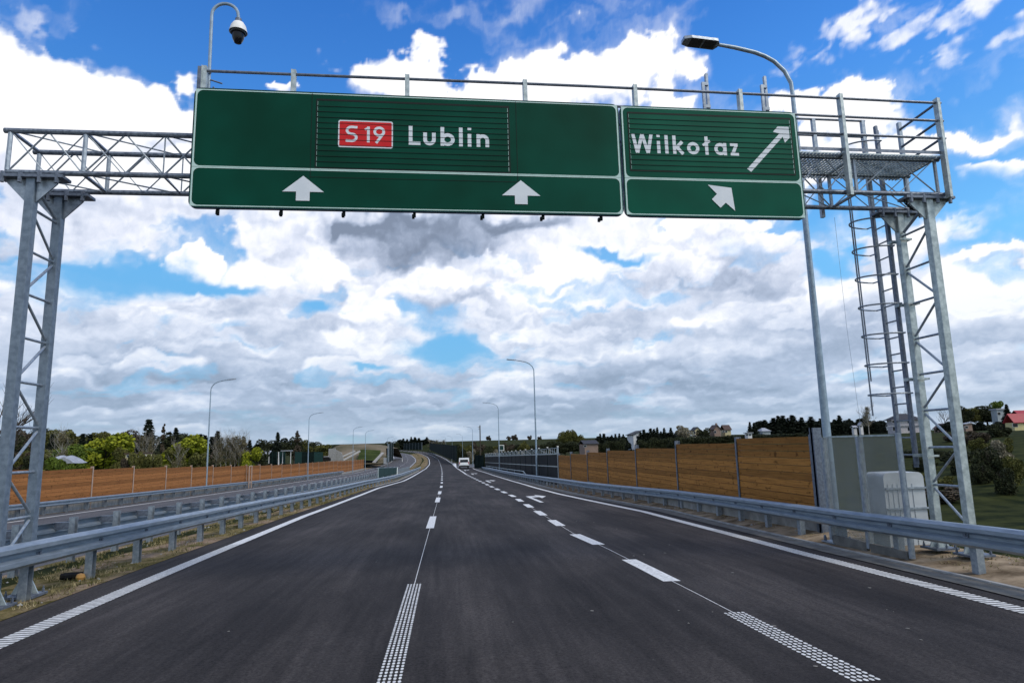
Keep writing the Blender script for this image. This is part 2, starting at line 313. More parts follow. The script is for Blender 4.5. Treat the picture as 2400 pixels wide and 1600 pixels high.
M['red'] = mat('red_sheeting', (.62, .014, .014), .4, color2=(.52, .010, .012), scale=3)
M['rim'] = mat('sign_back_metal', (.03, .055, .085), .5, .3, var=.2)
M['white'] = mat('white_paint', (.72, .72, .70), .4, var=.06)
M['module'] = mat('lamp_glass', (.05, .05, .055), .4)
M['dome'] = mat('dark_dome', (.008, .008, .012), .12)
M['wood'] = wood_mat('timber_boards', (.37, .165, .040), (.20, .086, .021), .15)
M['wood_red'] = wood_mat('stained_timber_boards', (.31, .130, .044), (.19, .076, .026), .15)
M['post_tan'] = mat('tan_steel_post', (.38, .28, .22), .7, var=.15)
M['dark_acoustic'] = mat('dark_green_panel', (.010, .020, .019), .8, color2=(.005, .010, .010), scale=1.3, spec=.05)
M['dark_glass'] = mat('dark_acrylic', (.008, .012, .018), .55, color2=(.004, .006, .010), scale=.8, spec=.06)
M['teal'] = mat('teal_panel', (.010, .042, .038), .7, color2=(.010, .035, .034), scale=1.5)
M['soil'] = mat('bare_soil', (.33, .26, .18), .95, color2=(.095, .070, .045), scale=2.4, detail=12, bump=.9, spec=.03)
def verge_mat():
    m_ = bpy.data.materials.new('dry_turf'); m_.use_nodes = True; t = m_.node_tree; b = t.nodes['Principled BSDF']; l = t.links.new
    b.inputs['Roughness'].default_value = .95; b.inputs['Specular IOR Level'].default_value = .03; tcn = t.nodes.new('ShaderNodeTexCoord')
    def nz(sc_, d): n = t.nodes.new('ShaderNodeTexNoise'); n.inputs['Scale'].default_value = sc_; n.inputs['Detail'].default_value = d; n.inputs['Roughness'].default_value = .65; l(tcn.outputs['Object'], n.inputs['Vector']); return n.outputs[0]
    def rmp(src, a_, ca, bb, cb): r = t.nodes.new('ShaderNodeValToRGB'); r.color_ramp.elements[0].position = a_; r.color_ramp.elements[1].position = bb; r.color_ramp.elements[0].color = (*ca, 1); r.color_ramp.elements[1].color = (*cb, 1); l(src, r.inputs[0]); return r.outputs[0]
    def mx(f, a_, bb, mode='MIX'): n = t.nodes.new('ShaderNodeMix'); n.data_type = 'RGBA'; n.blend_type = mode; (l(f, n.inputs[0]) if not isinstance(f, float) else setattr(n.inputs[0], 'default_value', f)); l(a_, n.inputs[6]); l(bb, n.inputs[7]); return n.outputs[2]
    turf = rmp(nz(2.2, 10), .40, (.070, .066, .020), .62, (.23, .18, .085)); soil = rmp(nz(5, 8), .35, (.22, .155, .105), .65, (.34, .26, .19))
    f = rmp(nz(.42, 4), .49, (0, 0, 0), .58, (1, 1, 1)); fine = nz(30, 5); o = mx(f, turf, soil); o = mx(1.0, o, rmp(fine, .3, (.6, .6, .6), .7, (1.35, 1.35, 1.35)), 'MULTIPLY'); l(o, b.inputs['Base Color'])
    bp = t.nodes.new('ShaderNodeBump'); bp.inputs['Strength'].default_value = 1; bp.inputs['Distance'].default_value = .03; l(fine, bp.inputs['Height']); l(bp.outputs[0], b.inputs['Normal']); return m_
M['verge'] = verge_mat()
M['grassland'] = mat('rough_grass', (.040, .046, .014), .95, color2=(.010, .015, .005), scale=.45, detail=12, bump=.5, spec=.03)
M['field'] = mat('spring_field', (.040, .072, .016), .95, color2=(.020, .036, .010), scale=.05, detail=10, spec=.03)
M['bank'] = mat('bank_earth', (.20, .165, .12), .95, color2=(.10, .09, .055), scale=.12, detail=9, spec=.03)
M['bank_green'] = mat('bank_turf', (.055, .072, .022), .95, color2=(.022, .034, .010), scale=.25, detail=8, spec=.03)
M['bark'] = mat('bark', (.075, .062, .050), .9, color2=(.035, .028, .022), scale=6)
M['birch_bark'] = mat('birch_bark', (.42, .40, .35), .8, color2=(.16, .14, .12), scale=5)
def leaf(name, a, b): M[name] = mat(name, a, .75, color2=b, scale=1.1, detail=5, spec=.2)
leaf('leaf_conifer', (.014, .022, .012), (.006, .010, .006))
leaf('leaf_dark', (.040, .048, .018), (.016, .021, .009))
leaf('leaf_olive', (.125, .125, .030), (.060, .064, .018))
leaf('leaf_bright', (.29, .31, .018), (.13, .16, .013))
leaf('leaf_green', (.12, .17, .018), (.055, .085, .014))
leaf('leaf_brown', (.095, .076, .052), (.045, .036, .025))
leaf('leaf_birch', (.170, .150, .085), (.085, .075, .042))
leaf('leaf_blossom', (.30, .27, .20), (.13, .12, .075))
M['wall_white'] = mat('white_render', (.62, .62, .62), .85, var=.08, scale=1.0)
M['wall_cream'] = mat('cream_render', (.50, .44, .26), .85, var=.08, scale=1.0)
M['wall_yellow'] = mat('yellow_render', (.52, .46, .24), .85, var=.08, scale=1.0)
M['wall_brown'] = mat('pinkish_brown_render', (.25, .18, .145), .85, var=.1, scale=1.0)
M['wall_block'] = mat('bare_blockwork', (.50, .48, .50), .9, color2=(.38, .36, .37), scale=2.2)
M['wall_grey'] = mat('grey_render', (.30, .34, .36), .85, var=.12, scale=1.0)
M['roof_dark'] = mat('dark_roof_tiles', (.040, .040, .045), .7, var=.25, scale=3)
M['roof_brown'] = mat('brown_roof_tiles', (.075, .050, .042), .7, var=.25, scale=3)
M['roof_red'] = mat('red_metal_roof', (.30, .028, .040), .5, var=.12, scale=2)
M['roof_grey'] = mat('grey_sheet_roof', (.30, .32, .36), .6, var=.2, scale=2)
M['window'] = mat('window_glass', (.012, .014, .018), .15)
M['car_white'] = mat('white_car_paint', (.66, .68, .70), .25, var=.05)
M['rubber'] = mat('tyre_rubber', (.012, .012, .012), .9)
M['red_lens'] = mat('tail_lamp_lens', (.30, .015, .012), .3)
M['orange'] = mat('orange_plastic', (.45, .24, .07), .6, var=.1)
M['cabinet'] = mat('cabinet_grey', (.50, .54, .57), .55, color2=(.38, .42, .45), scale=2, detail=5)
def frosted():
    m_ = bpy.data.materials.new('hazy_acrylic'); m_.use_nodes = True; t = m_.node_tree; b = t.nodes['Principled BSDF']; l = t.links.new
    b.inputs['Base Color'].default_value = (.30, .31, .28, 1); b.inputs['Roughness'].default_value = .35; b.inputs['Specular IOR Level'].default_value = .15
    n = t.nodes.new('ShaderNodeTexNoise'); n.inputs['Scale'].default_value = 1.2; n.inputs['Detail'].default_value = 5
    tcn = t.nodes.new('ShaderNodeTexCoord'); l(tcn.outputs['Object'], n.inputs['Vector'])
    r = t.nodes.new('ShaderNodeMapRange'); l(n.outputs[0], r.inputs[0]); r.inputs[1].default_value = .3; r.inputs[2].default_value = .7; r.inputs[3].default_value = .20; r.inputs[4].default_value = .40
    l(r.outputs[0], b.inputs['Alpha']); return m_
M['frosted'] = frosted()

# ------------------------------------------------------------------ helpers
class MB:
    def __init__(s): s.v = []; s.f = []
    def add(s, vs, fs):
        o = len(s.v); s.v += [tuple(map(float, p)) for p in vs]; s.f += [tuple(i+o for i in f) for f in fs]
    def box(s, x0, x1, y0, y1, z0, z1):
        s.add([(x0, y0, z0), (x1, y0, z0), (x1, y1, z0), (x0, y1, z0), (x0, y0, z1), (x1, y0, z1), (x1, y1, z1), (x0, y1, z1)],
              [(3, 2, 1, 0), (4, 5, 6, 7), (0, 1, 5, 4), (1, 2, 6, 5), (2, 3, 7, 6), (3, 0, 4, 7)])
    def beam(s, p, q, w, h, up=(0, 0, 1)):
        p = Vector(p); q = Vector(q); d = (q-p).normalized(); u = Vector(up)
        if abs(d.dot(u)) > .98: u = Vector((0, 1, 0))
        a = d.cross(u).normalized(); b = a.cross(d).normalized()
        vs = []
        for c in (p, q):
            for i, j in ((-1, -1), (1, -1), (1, 1), (-1, 1)): vs.append(c+a*(i*w/2)+b*(j*h/2))
        s.add(vs, [(0, 1, 2, 3), (7, 6, 5, 4), (0, 4, 5, 1), (1, 5, 6, 2), (2, 6, 7, 3), (3, 7, 4, 0)])
    def tube(s, pts, r, n=8, cap=True):
        pts = [Vector(p) for p in pts]; k = len(pts); rs = r if isinstance(r, (list, tuple)) else [r]*k
        o = len(s.v); prev = None
        for i, p in enumerate(pts):
            d = (pts[min(i+1, k-1)]-pts[max(i-1, 0)]).normalized()
            if prev is None:
                a = d.orthogonal().normalized()
            else: a = (prev-d*prev.dot(d)).normalized()
            prev = a; b = d.cross(a)
            for j in range(n):
                t = 2*math.pi*j/n; s.v.append(tuple(p+(a*math.cos(t)+b*math.sin(t))*rs[i]))
        for i in range(k-1):
            for j in range(n):
                j2 = (j+1) % n; s.f.append((o+i*n+j, o+i*n+j2, o+(i+1)*n+j2, o+(i+1)*n+j))
        if cap: s.f.append(tuple(o+j for j in range(n))[::-1]); s.f.append(tuple(o+(k-1)*n+j for j in range(n)))
    def lathe(s, prof, c, n=20):
        o = len(s.v); k = len(prof)
        for r_, z in prof:
            for j in range(n): t = 2*math.pi*j/n; s.v.append((c[0]+r_*math.cos(t), c[1]+r_*math.sin(t), c[2]+z))
        for i in range(k-1):
            for j in range(n):
                j2 = (j+1) % n; s.f.append((o+i*n+j, o+i*n+j2, o+(i+1)*n+j2, o+(i+1)*n+j))
        s.f.append(tuple(o+j for j in range(n))[::-1]); s.f.append(tuple(o+(k-1)*n+j for j in range(n)))
    def polyxz(s, poly, y0, y1):          # prism: polygon in XZ between y0 (front) and y1
        n = len(poly); s.add([(x, y0, z) for x, z in poly]+[(x, y1, z) for x, z in poly],
            [tuple(range(n)), tuple(range(2*n-1, n-1, -1))]+[(i, i+n, (i+1) % n+n, (i+1) % n) for i in range(n)])
    def build(s, name, m_, parent=None, smooth=False, world=True):
        vs = s.v
        if parent is not None and world:
            l = parent.location; vs = [(x-l[0], y-l[1], z-l[2]) for x, y, z in vs]
            if parent.parent is not None:
                l = parent.parent.location; vs = [(x-l[0], y-l[1], z-l[2]) for x, y, z in vs]
        me = bpy.data.meshes.new(name); me.from_pydata(vs, [], s.f); me.update()
        if smooth:
            me.polygons.foreach_set('use_smooth', [True]*len(me.polygons))
            try: me.set_sharp_from_angle(angle=R(35))
            except Exception: pass
        me.materials.append(M[m_] if isinstance(m_, str) else m_)
        o = bpy.data.objects.new(name, me); COL.objects.link(o)
        if parent is not None: o.parent = parent
        return o
def tag(o, label=None, cat=None, group=None, kind=None):
    if label: o['label'] = label
    if cat: o['category'] = cat
    if group: o['group'] = group
    if kind: o['kind'] = kind
    return o
def thing(name, label, cat, loc=(0, 0, 0), group=None, rz=0.0):
    o = bpy.data.objects.new(name, None); COL.objects.link(o); o.empty_display_size = .3
    o.location = tuple(float(c) for c in loc); o.rotation_euler = (0, 0, rz); return tag(o, label, cat, group)
def copy_tree(root, loc, rz=None, scale=None, label=None, group=None):
    r = root.copy(); COL.objects.link(r); r.location = loc
    if rz is not None: r.rotation_euler = (0, 0, rz)
    if scale is not None: r.scale = scale
    if label: r['label'] = label
    if group: r['group'] = group
    for ch in root.children:
        c = ch.copy(); COL.objects.link(c); c.parent = r
        for g in ch.children:
            d = g.copy(); COL.objects.link(d); d.parent = c
    return r
def struct(mb, name, m_, smooth=False): return tag(mb.build(name, m_, None, smooth), kind='structure')
def rep(proto, loc, parent, rz=0.0):       # one more copy of a part that is a mesh around its own origin
    o = proto.copy(); COL.objects.link(o); o.parent = parent; o.location = loc; o.rotation_euler = (0, 0, rz); return o

# ------------------------------------------------------------------ the lie of the land
_Y = np.arange(-60, 1600, 2.0)
_z = np.interp(_Y, [-60, -3, 7, 11, 18, 27, 39, 80, 127, 158, 216, 280, 340, 420, 500, 600, 800, 1600], [.06, .03, 0, -.08, -.26, -.49, -.76, -1.62, -2.45, -3.0, -3.5, -3.3, -2.6, -1.2, 0, 1.2, 3, 6])
_k = np.array([1, 2, 3, 2, 1.])/9
_z = np.convolve(np.pad(_z, 2, 'edge'), _k, 'valid')
def zr(Y): return np.interp(Y, _Y, _z)
_xl = np.interp(_Y, [-60, 0, 50, 104, 159, 216, 290, 340, 400, 425, 460, 500, 560, 620, 700, 800, 1600], [-.46, -.46, -.5, -.95, -1.6, -2.5, -4.3, -7, -12.2, -15.5, -21, -29, -44, -62, -90, -130, -500])
_xl = np.convolve(np.pad(_xl, 2, 'edge'), _k, 'valid')
def xl(Y): return np.interp(Y, _Y, _xl)
def sst(x, a, b):
    t = min(max((x-a)/(b-a), 0), 1); return t*t*(3-2*t)
UB = [-24.5, -9.0, -6.7, -4.6, 0, 6.6, 7.4, 8.1, 8.8, 10.5, 14, 20, 30, 50, 90, 150, 220, 320, 500, 900]
def gz(u, Y):
    """ground height at lateral offset u from the lane line"""
    b = float(zr(Y)); cross = -.014*min(max(u, 0), 8.8)*sst(Y, 1, 7)*(1-sst(Y, 170, 260))
    if u > 7.4: cross += float(np.interp(u, [7.4, 8.1], [0, .12]))*sst(Y, 1, 7)*(1-sst(Y, 20, 60))
    if -4.6 <= u <= 8.8: return b+cross
    if u < -4.6:
        if u > -9.0: return b+float(np.interp(u, [-9.0, -6.7, -4.6], [-.6, -.06, 0]))
        near = b-.6
        if u > -24.5: return near
        far = float(np.interp(Y, [0, 100, 300, 600, 1000, 1600], [-2.2, -3, -3, 4, 10, 14]))
        return near+(far-near)*sst(-u, 24.5, 60)+2.0*sst(-u, 250, 700)
    near = b+cross
    val = float(np.interp(u, [8.8, 10.5, 14, 20, 30, 50, 70, 90, 115, 150, 220, 320, 500, 900], [0, -.5, -1.9, -3.6, -4.4, -3.9, -1.8, .7, 2.3, 2.6, 4.2, 5.0, 6.5, 9]))
    v = val+near*(1-sst(u, 9, 40))
    hill = float(np.interp(Y, [0, 200, 320, 450, 620, 1000, 1600], [0, 0, 0, 3.0, 7.6, 11, 14]))
    k = sst(Y, 200, 560)*sst(u, 9, 60)
    return v*(1-k)+max(hill, v)*k
def surf(X, Y): return gz(X-float(xl(Y)), Y)
def terr(px, py, off=0.0):
    d = ray(px, py); prev = t = 2.0
    def under(t): return d[2]*t+EYE < surf(d[0]*t, d[1]*t)+off
    while t < 1500:
        if under(t):
            lo, hi = prev, t
            for _ in range(30):
                m_ = (lo+hi)/2
                if under(m_): hi = m_
                else: lo = m_
            return np.array([d[0]*t, d[1]*t, d[2]*t+EYE])
        prev = t; t *= 1.01
    return np.array([d[0]*1500, d[1]*1500, 0])
def PX(px, py, X): d = ray(px, py); t = X/d[0]; return np.array([X, d[1]*t, d[2]*t+EYE])
def PY(px, py, Y): d = ray(px, py); t = Y/d[1]; return np.array([d[0]*t, Y, d[2]*t+EYE])
YS = sorted(set(list(np.arange(-40, 60, 1.0))+list(np.arange(60, 200, 4.0))+list(np.arange(200, 700, 8.0))+list(np.arange(700, 1580, 40.0))))
def curve_px(pts, off=0.0):
    P = sorted([tuple(terr(*p, off)[:2]) for p in pts], key=lambda a: a[1])
    ys = [p[1] for p in P]; us = [p[0]-float(xl(p[1])) for p in P]
    return lambda Y: float(np.interp(Y, ys, us))

# ground sheet
mb = MB(); us = sorted(set([-1400, -900, -600, -450, -300, -200, -120, -80, -60, -45, -34, -28]+UB+[1400, 2.2, 4.5, 12, 17, 25, 40, 70, 120, 185, 270, 400, 700]))
for Y in YS:
    for u in us:
        far = abs(u) > 60
        dz = -.05 if -4.7 < u < 8.9 or -24.5 <= u <= -8 else 0
        rough = 0 if -30 < u < 10 else .25*math.sin(u*.7+Y*.13)*math.cos(Y*.31+u*.2)
        mb.v.append((float(xl(Y))+u, Y, gz(u, Y)+dz+rough-(.0 if -60 < u < 60 else 0)))
nu = len(us)
for i in range(len(YS)-1):
    for j in range(nu-1): mb.f.append((i*nu+j, i*nu+j+1, (i+1)*nu+j+1, (i+1)*nu+j))
struct(mb, 'ground', 'grassland', True)
def ribbon(name, m_, u0, u1, y0, y1, dz, n=1, struct_=True, mb=None):
    own = mb is None
    if own: mb = MB()
    u0f = u0 if callable(u0) else (lambda Y: u0); u1f = u1 if callable(u1) else (lambda Y: u1)
    ys = [y0]+[Y for Y in YS if y0 < Y < y1]+[y1]; o = len(mb.v)
    for Y in ys:
        a, b = u0f(Y), u1f(Y)
        for k in range(n+1):
            u = a+(b-a)*k/n; mb.v.append((float(xl(Y))+u, Y, gz(u, Y)+dz))
    for i in range(len(ys)-1):
        for k in range(n): mb.f.append((o+i*(n+1)+k, o+i*(n+1)+k+1, o+(i+1)*(n+1)+k+1, o+(i+1)*(n+1)+k))
    if own: return struct(mb, name, m_)
uL = curve_px([(0, 1512), (240, 1408), (510, 1293), (714, 1209), (888, 1143), (946, 1127), (991, 1102), (1007, 1085), (1006, 1078.7), (998.8, 1069), (988, 1063.8)])
uM = curve_px([(2025, 1592), (1720, 1439), (1474, 1313), (1408, 1278), (1347, 1253), (1203, 1163), (1145, 1137), (1092, 1111), (1071, 1097), (1059.5, 1086), (1041, 1074)])
uR = curve_px([(2400, 1435), (1880, 1298), (1508, 1198.5), (1310, 1157), (1253, 1142.5), (1200, 1127), (1150, 1111), (1120, 1102), (1102, 1094)])
print('uL', [round(uL(y), 2) for y in (5, 10, 20, 40, 80, 160, 300, 400)]); print('uM', [round(uM(y), 2) for y in (5, 10, 20, 40, 80, 160, 300, 400)]); print('uR', [round(uR(y), 2) for y in (6, 10, 20, 40, 80, 160)])
LE = lambda Y: uL(Y)-.62
RE = lambda Y: uR(Y)+.62 if Y < 165 else uR(165)+.62+(Y-165)*.02
def road_right(Y):
    return RE(Y) if Y < 170 else float(np.interp(Y, [170, 260, 400], [RE(170), uM(260)+.9, 4.6]))
rd = MB()
ribbon('', 'asphalt', LE, 0.0, -35, 1500, .0, 3, mb=rd); ribbon('', 'asphalt', 0.0, road_right, -35, 1500, .0, 3, mb=rd)
struct(rd, 'road', 'asphalt')
ribbon('opposite_road', 'asphalt_old', -21.9, -9.4, -30, 1500, .0, 2)
# exit ramp bends away to the right beyond the gore
mb = MB(); pts = []
for Y in np.arange(150, 330, 6.0):
    k = max(Y-165, 0); pts.append((float(xl(Y))+uR(160)-1.2+k*.02+k*k*.0012, Y))
for x, Y in pts: mb.v += [(x-2.2, Y, surf(x, Y)+.12), (x+3.0, Y, surf(x, Y)+.12)]
for i in range(len(pts)-1): mb.f.append((2*i, 2*i+1, 2*i+3, 2*i+2))
struct(mb, 'exit_ramp', 'asphalt_old')
ribbon('median', 'verge', -9.4, LE, -35, 420, .006, 4)
ribbon('verge', 'soil', lambda Y: uR(Y)+.87, 9.4, -30, 45, .012, 3)
ribbon('roadside', 'gutter', lambda Y: uR(Y)+.87, 9.4, 45, 170, .012, 3)
ribbon('gutter', 'gutter', lambda Y: uR(Y)+.42, lambda Y: uR(Y)+.80, -30, 160, .012)
ribbon('outer_verge', 'soil', -25.5, -21.9, -30, 260, .012, 2)
ribbon('drain_channel', 'concrete', lambda Y: uL(Y)-.78, lambda Y: uL(Y)-.50, 50, 128, .03)
mb = MB()   # kerb stone line at the back of the gutter
for i, Y in enumerate([y for y in YS if -30 <= y <= 60][:-1]):
    Y2 = Y+.985; a, b = uR(Y)+.80, uR(Y2)+.80
    x0, x1 = float(xl(Y))+a, float(xl(Y2))+b; z0, z1 = gz(a, Y)+.035, gz(b, Y2)+.035
    mb.add([(x0, Y, z0-.1), (x0+.07, Y, z0-.1), (x0+.07, Y, z0), (x0, Y, z0), (x1, Y2, z1-.1), (x1+.07, Y2, z1-.1), (x1+.07, Y2, z1), (x1, Y2, z1)],
           [(0, 1, 2, 3), (7, 6, 5, 4), (0, 4, 5, 1), (1, 5, 6, 2), (2, 6, 7, 3), (3, 7, 4, 0)])
struct(mb, 'kerb', 'concrete')

# ------------------------------------------------------------------ painted markings
mk = MB()
def strip(u0, u1, y0, y1, dz=.004): ribbon('', 'paint', u0, u1, y0, y1, dz, mb=mk)
def ribs(uf, w, y0, y1, step=.066, fill=.62, dots=1):
    Y = y0
    while Y < y1:
        for k in range(dots):
            g_ = 0 if dots == 1 else .012
            a = -w/2+w*k/dots+g_/2; b = -w/2+w*(k+1)/dots-g_/2
            j = random.uniform(-.004, .004) if dots > 1 else 0
            x0 = float(xl(Y))+uf(Y); z = gz(uf(Y), Y)+.006; e = step*fill
            if dots > 1:
                c = (a+b)/2; h = (b-a)/2
                vs = [(x0+c+h*math.cos(t*math.pi/3), Y+j+e/2+e/2*math.sin(t*math.pi/3), z) for t in range(6)]; mk.add(vs, [tuple(range(6))])
            else: mk.add([(x0+a, Y, z), (x0+b, Y, z), (x0+b, Y+e, z), (x0+a, Y+e, z)], [(0, 1, 2, 3)])
        Y += step
MG = bpy.data.materials.new
# profiled edge lines: ribs near the camera on a thinner painted film
film = MB()
ribbon('', 'paint', lambda Y: uL(Y)-.12, lambda Y: uL(Y)+.12, -5, 15, .003, mb=film)
ribbon('', 'paint', lambda Y: uR(Y)-.12, lambda Y: uR(Y)+.12, -5, 15, .003, mb=film)
M['film'] = mat('worn_paint_film', (.10, .105, .11), .8, color2=(.05, .05, .055), scale=30, detail=6)
struct(film, 'paint_film', 'film')
ribs(uL, .24, -2, 15, .085, .60); ribs(uR, .24, -2, 15, .085, .60)
strip(lambda Y: uL(Y)-.12, lambda Y: uL(Y)+.12, 15, 700)
strip(lambda Y: uR(Y)-.12, lambda Y: uR(Y)+.12, 15, 160)
zero = lambda Y: 0.0
def dash_px(pairs, uf, w):
    for (a, b) in pairs:
        y0, y1 = terr(*a)[1], terr(*b)[1]
        if y0 < 7.5: ribs(uf, w, y0, y1, .074, .80, 5)
        else: strip(lambda Y: uf(Y)-w/2, lambda Y: uf(Y)+w/2, y0, y1)
dash_px([((893, 1640), (962, 1372)), ((1006, 1238), (1011, 1210)), ((1018, 1177), (1022, 1166))], zero, .20)
for k in range(34):
    y0 = 36+k*9.0
    strip(-.09, .09, y0, y0+3.6)
strip(-.09, .09, 330, 700)
strip(-.004, .006, 9.1, 36)
Y = terr(2025, 1592)[1]; first = True
dash_px([((2040, 1600), (1712, 1438)), ((1568, 1362), (1476, 1312)), ((1400, 1277), (1350, 1253)), ((1310, 1233), (1283, 1219))], uM, .24)
yy = terr(1262, 1208)[1]; k = 0
while yy < 90:
    strip(lambda Y: uM(Y)-.12, lambda Y: uM(Y)+.12, yy, yy+1.7+yy*.012); yy += 3.3+yy*.022
strip(lambda Y: uM(Y)-.12, lambda Y: uM(Y)+.12, 90, 700)
strip(lambda Y: uM(Y)-.005, lambda Y: uM(Y)+.007, 6.9, 24)
# right turn arrows in the exit lane
def arrow(foot, far, k):
    f, g = terr(*foot), terr(*far); Y0 = f[1]; L_ = max(g[1]-Y0, 2.6); uc = f[0]-float(xl(Y0))
    def V(u, y): Yq = Y0+y; return (float(xl(Yq))+uc+u*k, Yq, gz(uc+u*k, Yq)+.006)
    mk.add([V(-.10, 0), V(.10, 0), V(.10, L_*.70), V(-.10, L_*.88)], [(0, 1, 2, 3)])
    mk.add([V(-.10, L_*.881), V(.101, L_*.70), V(.55, L_*.74), V(.55, L_*.92)], [(0, 1, 2, 3)])
    mk.add([V(.551, L_*.56), V(1.05, L_*.86), V(.551, L_*1.10)], [(0, 1, 2)])
arrow((1270, 1177), (1243, 1161), .85); arrow((1150, 1131), (1150, 1125), .85); arrow((1110, 1112), (1110, 1109), .9); arrow((1092, 1103), (1094, 1101), 1.0)
# gore lines
gy = terr(1059, 1085)[1]
strip(lambda Y: uM(Y)+.12, lambda Y: uM(Y)+.12+min(max((Y-165)*.02, 0), 1.6), 168, 225)
# opposite carriageway markings
strip(-20.55, -20.35, -20, 500); strip(-9.95, -9.75, 60, 600)
for k in range(20): strip(-17.1, -16.9, 64+k*6, 67.4+k*6)
for k in range(30): strip(-13.5, -13.35, 70+k*12, 74+k*12)
struct(mk, 'road_markings', 'paint')

# ------------------------------------------------------------------ guard rails
def wbeam(path, face, top=.0, name='', cap=None):
    """path: list of (x,y,z_top); face=+1 corrugation swells towards +X"""
    prof = [(-.01, 0), (.035, -.006), (.085, -.045), (.085, -.095), (.005, -.135), (.005, -.175), (.085, -.215), (.085, -.265), (.035, -.304), (-.01, -.31)]
    back = [(x-.006, z) for x, z in prof[::-1]]
    P = prof+back; n = len(P); mb = MB()
    for (x, y, z) in path:
        for a, b in P: mb.v.append((x+face*a, y, z+b))
    for i in range(len(path)-1):
        for j in range(n):
            j2 = (j+1) % n; mb.f.append((i*n+j, i*n+j2, (i+1)*n+j2, (i+1)*n+j))
    mb.f.append(tuple(range(n))); mb.f.append(tuple(range((len(path)-1)*n, len(path)*n)))
    return mb
def guard_rail(label, uf, face, y0, y1, step, H=.74, hs=None, group='guard rails along the carriageways', blocks=False, postoff=.12, ph=None, first=None):
    ys = [y0]+[Y for Y in YS if y0 < Y < y1]+[y1]
    HH = (lambda Y: float(np.interp(Y, hs[0], hs[1]))) if hs else (lambda Y: H)
    path = [(float(xl(Y))+uf(Y), Y, gz(uf(Y), Y)+HH(Y)) for Y in ys]
    t = thing('guard_rail', label, 'guard rail', path[0][:2]+(path[0][2]-H,), group)
    wbeam(path, face).build('rail_beam', 'rail', t)
    ph = ph or H-.05
    pm = MB()   # C-section post, open to the side
    pm.box(-.05, .05, -.058, -.050, -.4, ph); pm.box(-.05, .05, .050, .058, -.4, ph); pm.box(-.056, -.05, -.058, .058, -.4, ph)
    Yp = first if first is not None else y0+.4; proto = None; k = 0
    while Yp < y1 and k < 100:
        u = uf(Yp)-face*postoff; loc = (float(xl(Yp))+u-t.location[0], Yp-t.location[1], gz(u, Yp)-t.location[2]+HH(Yp)-H)
        if proto is None:
            proto = pm.build('post', 'galv', t, world=False); proto.location = loc
            sm = MB(); a, b = sorted((face*.05, face*(postoff+.02)))
            sm.box(a, b, -.05, .05, ph-.22, ph-.09); sp = sm.build('spacer', 'galv_dark', proto, world=False)
            bm_ = MB(); a, b = sorted((face*(postoff+.02), face*(postoff+.036))); bm_.box(a, b, -.02, .02, ph-.125, ph-.09); bo = bm_.build('bolt', 'galv_dark', proto, world=False)
        else:
            o = rep(proto, loc, t); s_ = rep(sp, (0, 0, 0), o)
            if Yp < 30: rep(bo, (0, 0, 0), o)
        Yp += step if Yp < 60 else step*1.4; k += 1
    return t
def top_heights(uf, pts):
    out = []
    for px, py in pts:
        d = ray(px, py); best = None; t = 4.0
        f = lambda t: d[0]*t-float(xl(d[1]*t))-uf(d[1]*t)
        lo, hi = 3.0, 400.0
        s0 = f(lo)
        for _ in range(60):
            m_ = (lo+hi)/2
            if f(m_)*s0 > 0: lo = m_
            else: hi = m_
        Yp = d[1]*lo; out.append((Yp, d[2]*lo+EYE-gz(uf(Yp), Yp)))
    out.sort(); return [o[0] for o in out], [min(max(o[1], .56), .82) for o in out]
railR = lambda Y: uR(Y)+.98+.17*sst(Y, 8, 20)
railL = lambda Y: uL(Y)-.95
hR = top_heights(railR, [(2400, 1242), (1900, 1185), (1600, 1150), (1400, 1131.5), (1310, 1120.5), (1228, 1112.7), (1180, 1104), (1125, 1092)])
hL = top_heights(railL, [(0, 1281), (300, 1227), (600, 1173), (740, 1149), (881, 1124), (940, 1111), (988, 1099)])
guard_rail('galvanised guard rail on the right verge before the timber and glass walls', railR, -1, -3, 150, 1.55, hs=hR, first=.75, group=None)
guard_rail('nearest galvanised guard rail on the left along the dry grass median', railL, 1, -3, 150, 1.66, hs=hL, first=1.05, group=None)
guard_rail('median guard rail seen from behind with its blocks facing the opposite carriageway', lambda Y: -6.95, -1, -3, 140, 1.66, H=.80, postoff=.30, ph=.83, first=1.9, group=None)
guard_rail('guard rail on the far side of the opposite carriageway, before the long timber wall', lambda Y: -21.75, 1, 6, 150, 2.2, group=None)
t = thing('guard_rail', 'short rail with sloping end behind the right guard rail by the glazed wall', 'guard rail', (0, 0, 0))
P0 = [PX(1310/1*1.0-78, 1111, 6.9), PX(1227, 1104, 6.9), PX(1180, 1097.5, 6.9), PX(1140, 1091, 6.9)]
t.location = tuple(map(float, P0[0])); t.location[2] = surf(P0[0][0], P0[0][1])
q = MB(); q.tube([tuple(p) for p in P0], .035, 8); q.tube([tuple(p-np.array([0, 0, .28])) for p in P0[1:]], .03, 8); q.build('hand_rail', 'galv_light', t)
for i in range(8):
    p = P0[1]+(P0[3]-P0[1])*i/7; q = MB(); q.tube([(p[0], p[1], surf(p[0], p[1])-.1), tuple(p)], .03, 6); q.build('post', 'galv', t)

# ------------------------------------------------------------------ sign gantry
GY, GA = 9.046, .022
XL_, XR_, DEP, ZT, ZB = -5.573, 7.683, .658, 6.176, 5.576
gantry = thing('sign_gantry', 'galvanised lattice sign gantry spanning the three lanes, with walkway and caged ladder', 'sign gantry', (0, GY, 0), rz=GA)
def gb(mb, name, m_, parent=gantry, smooth=False):
    return mb.build(name, m_, parent, smooth, world=False)
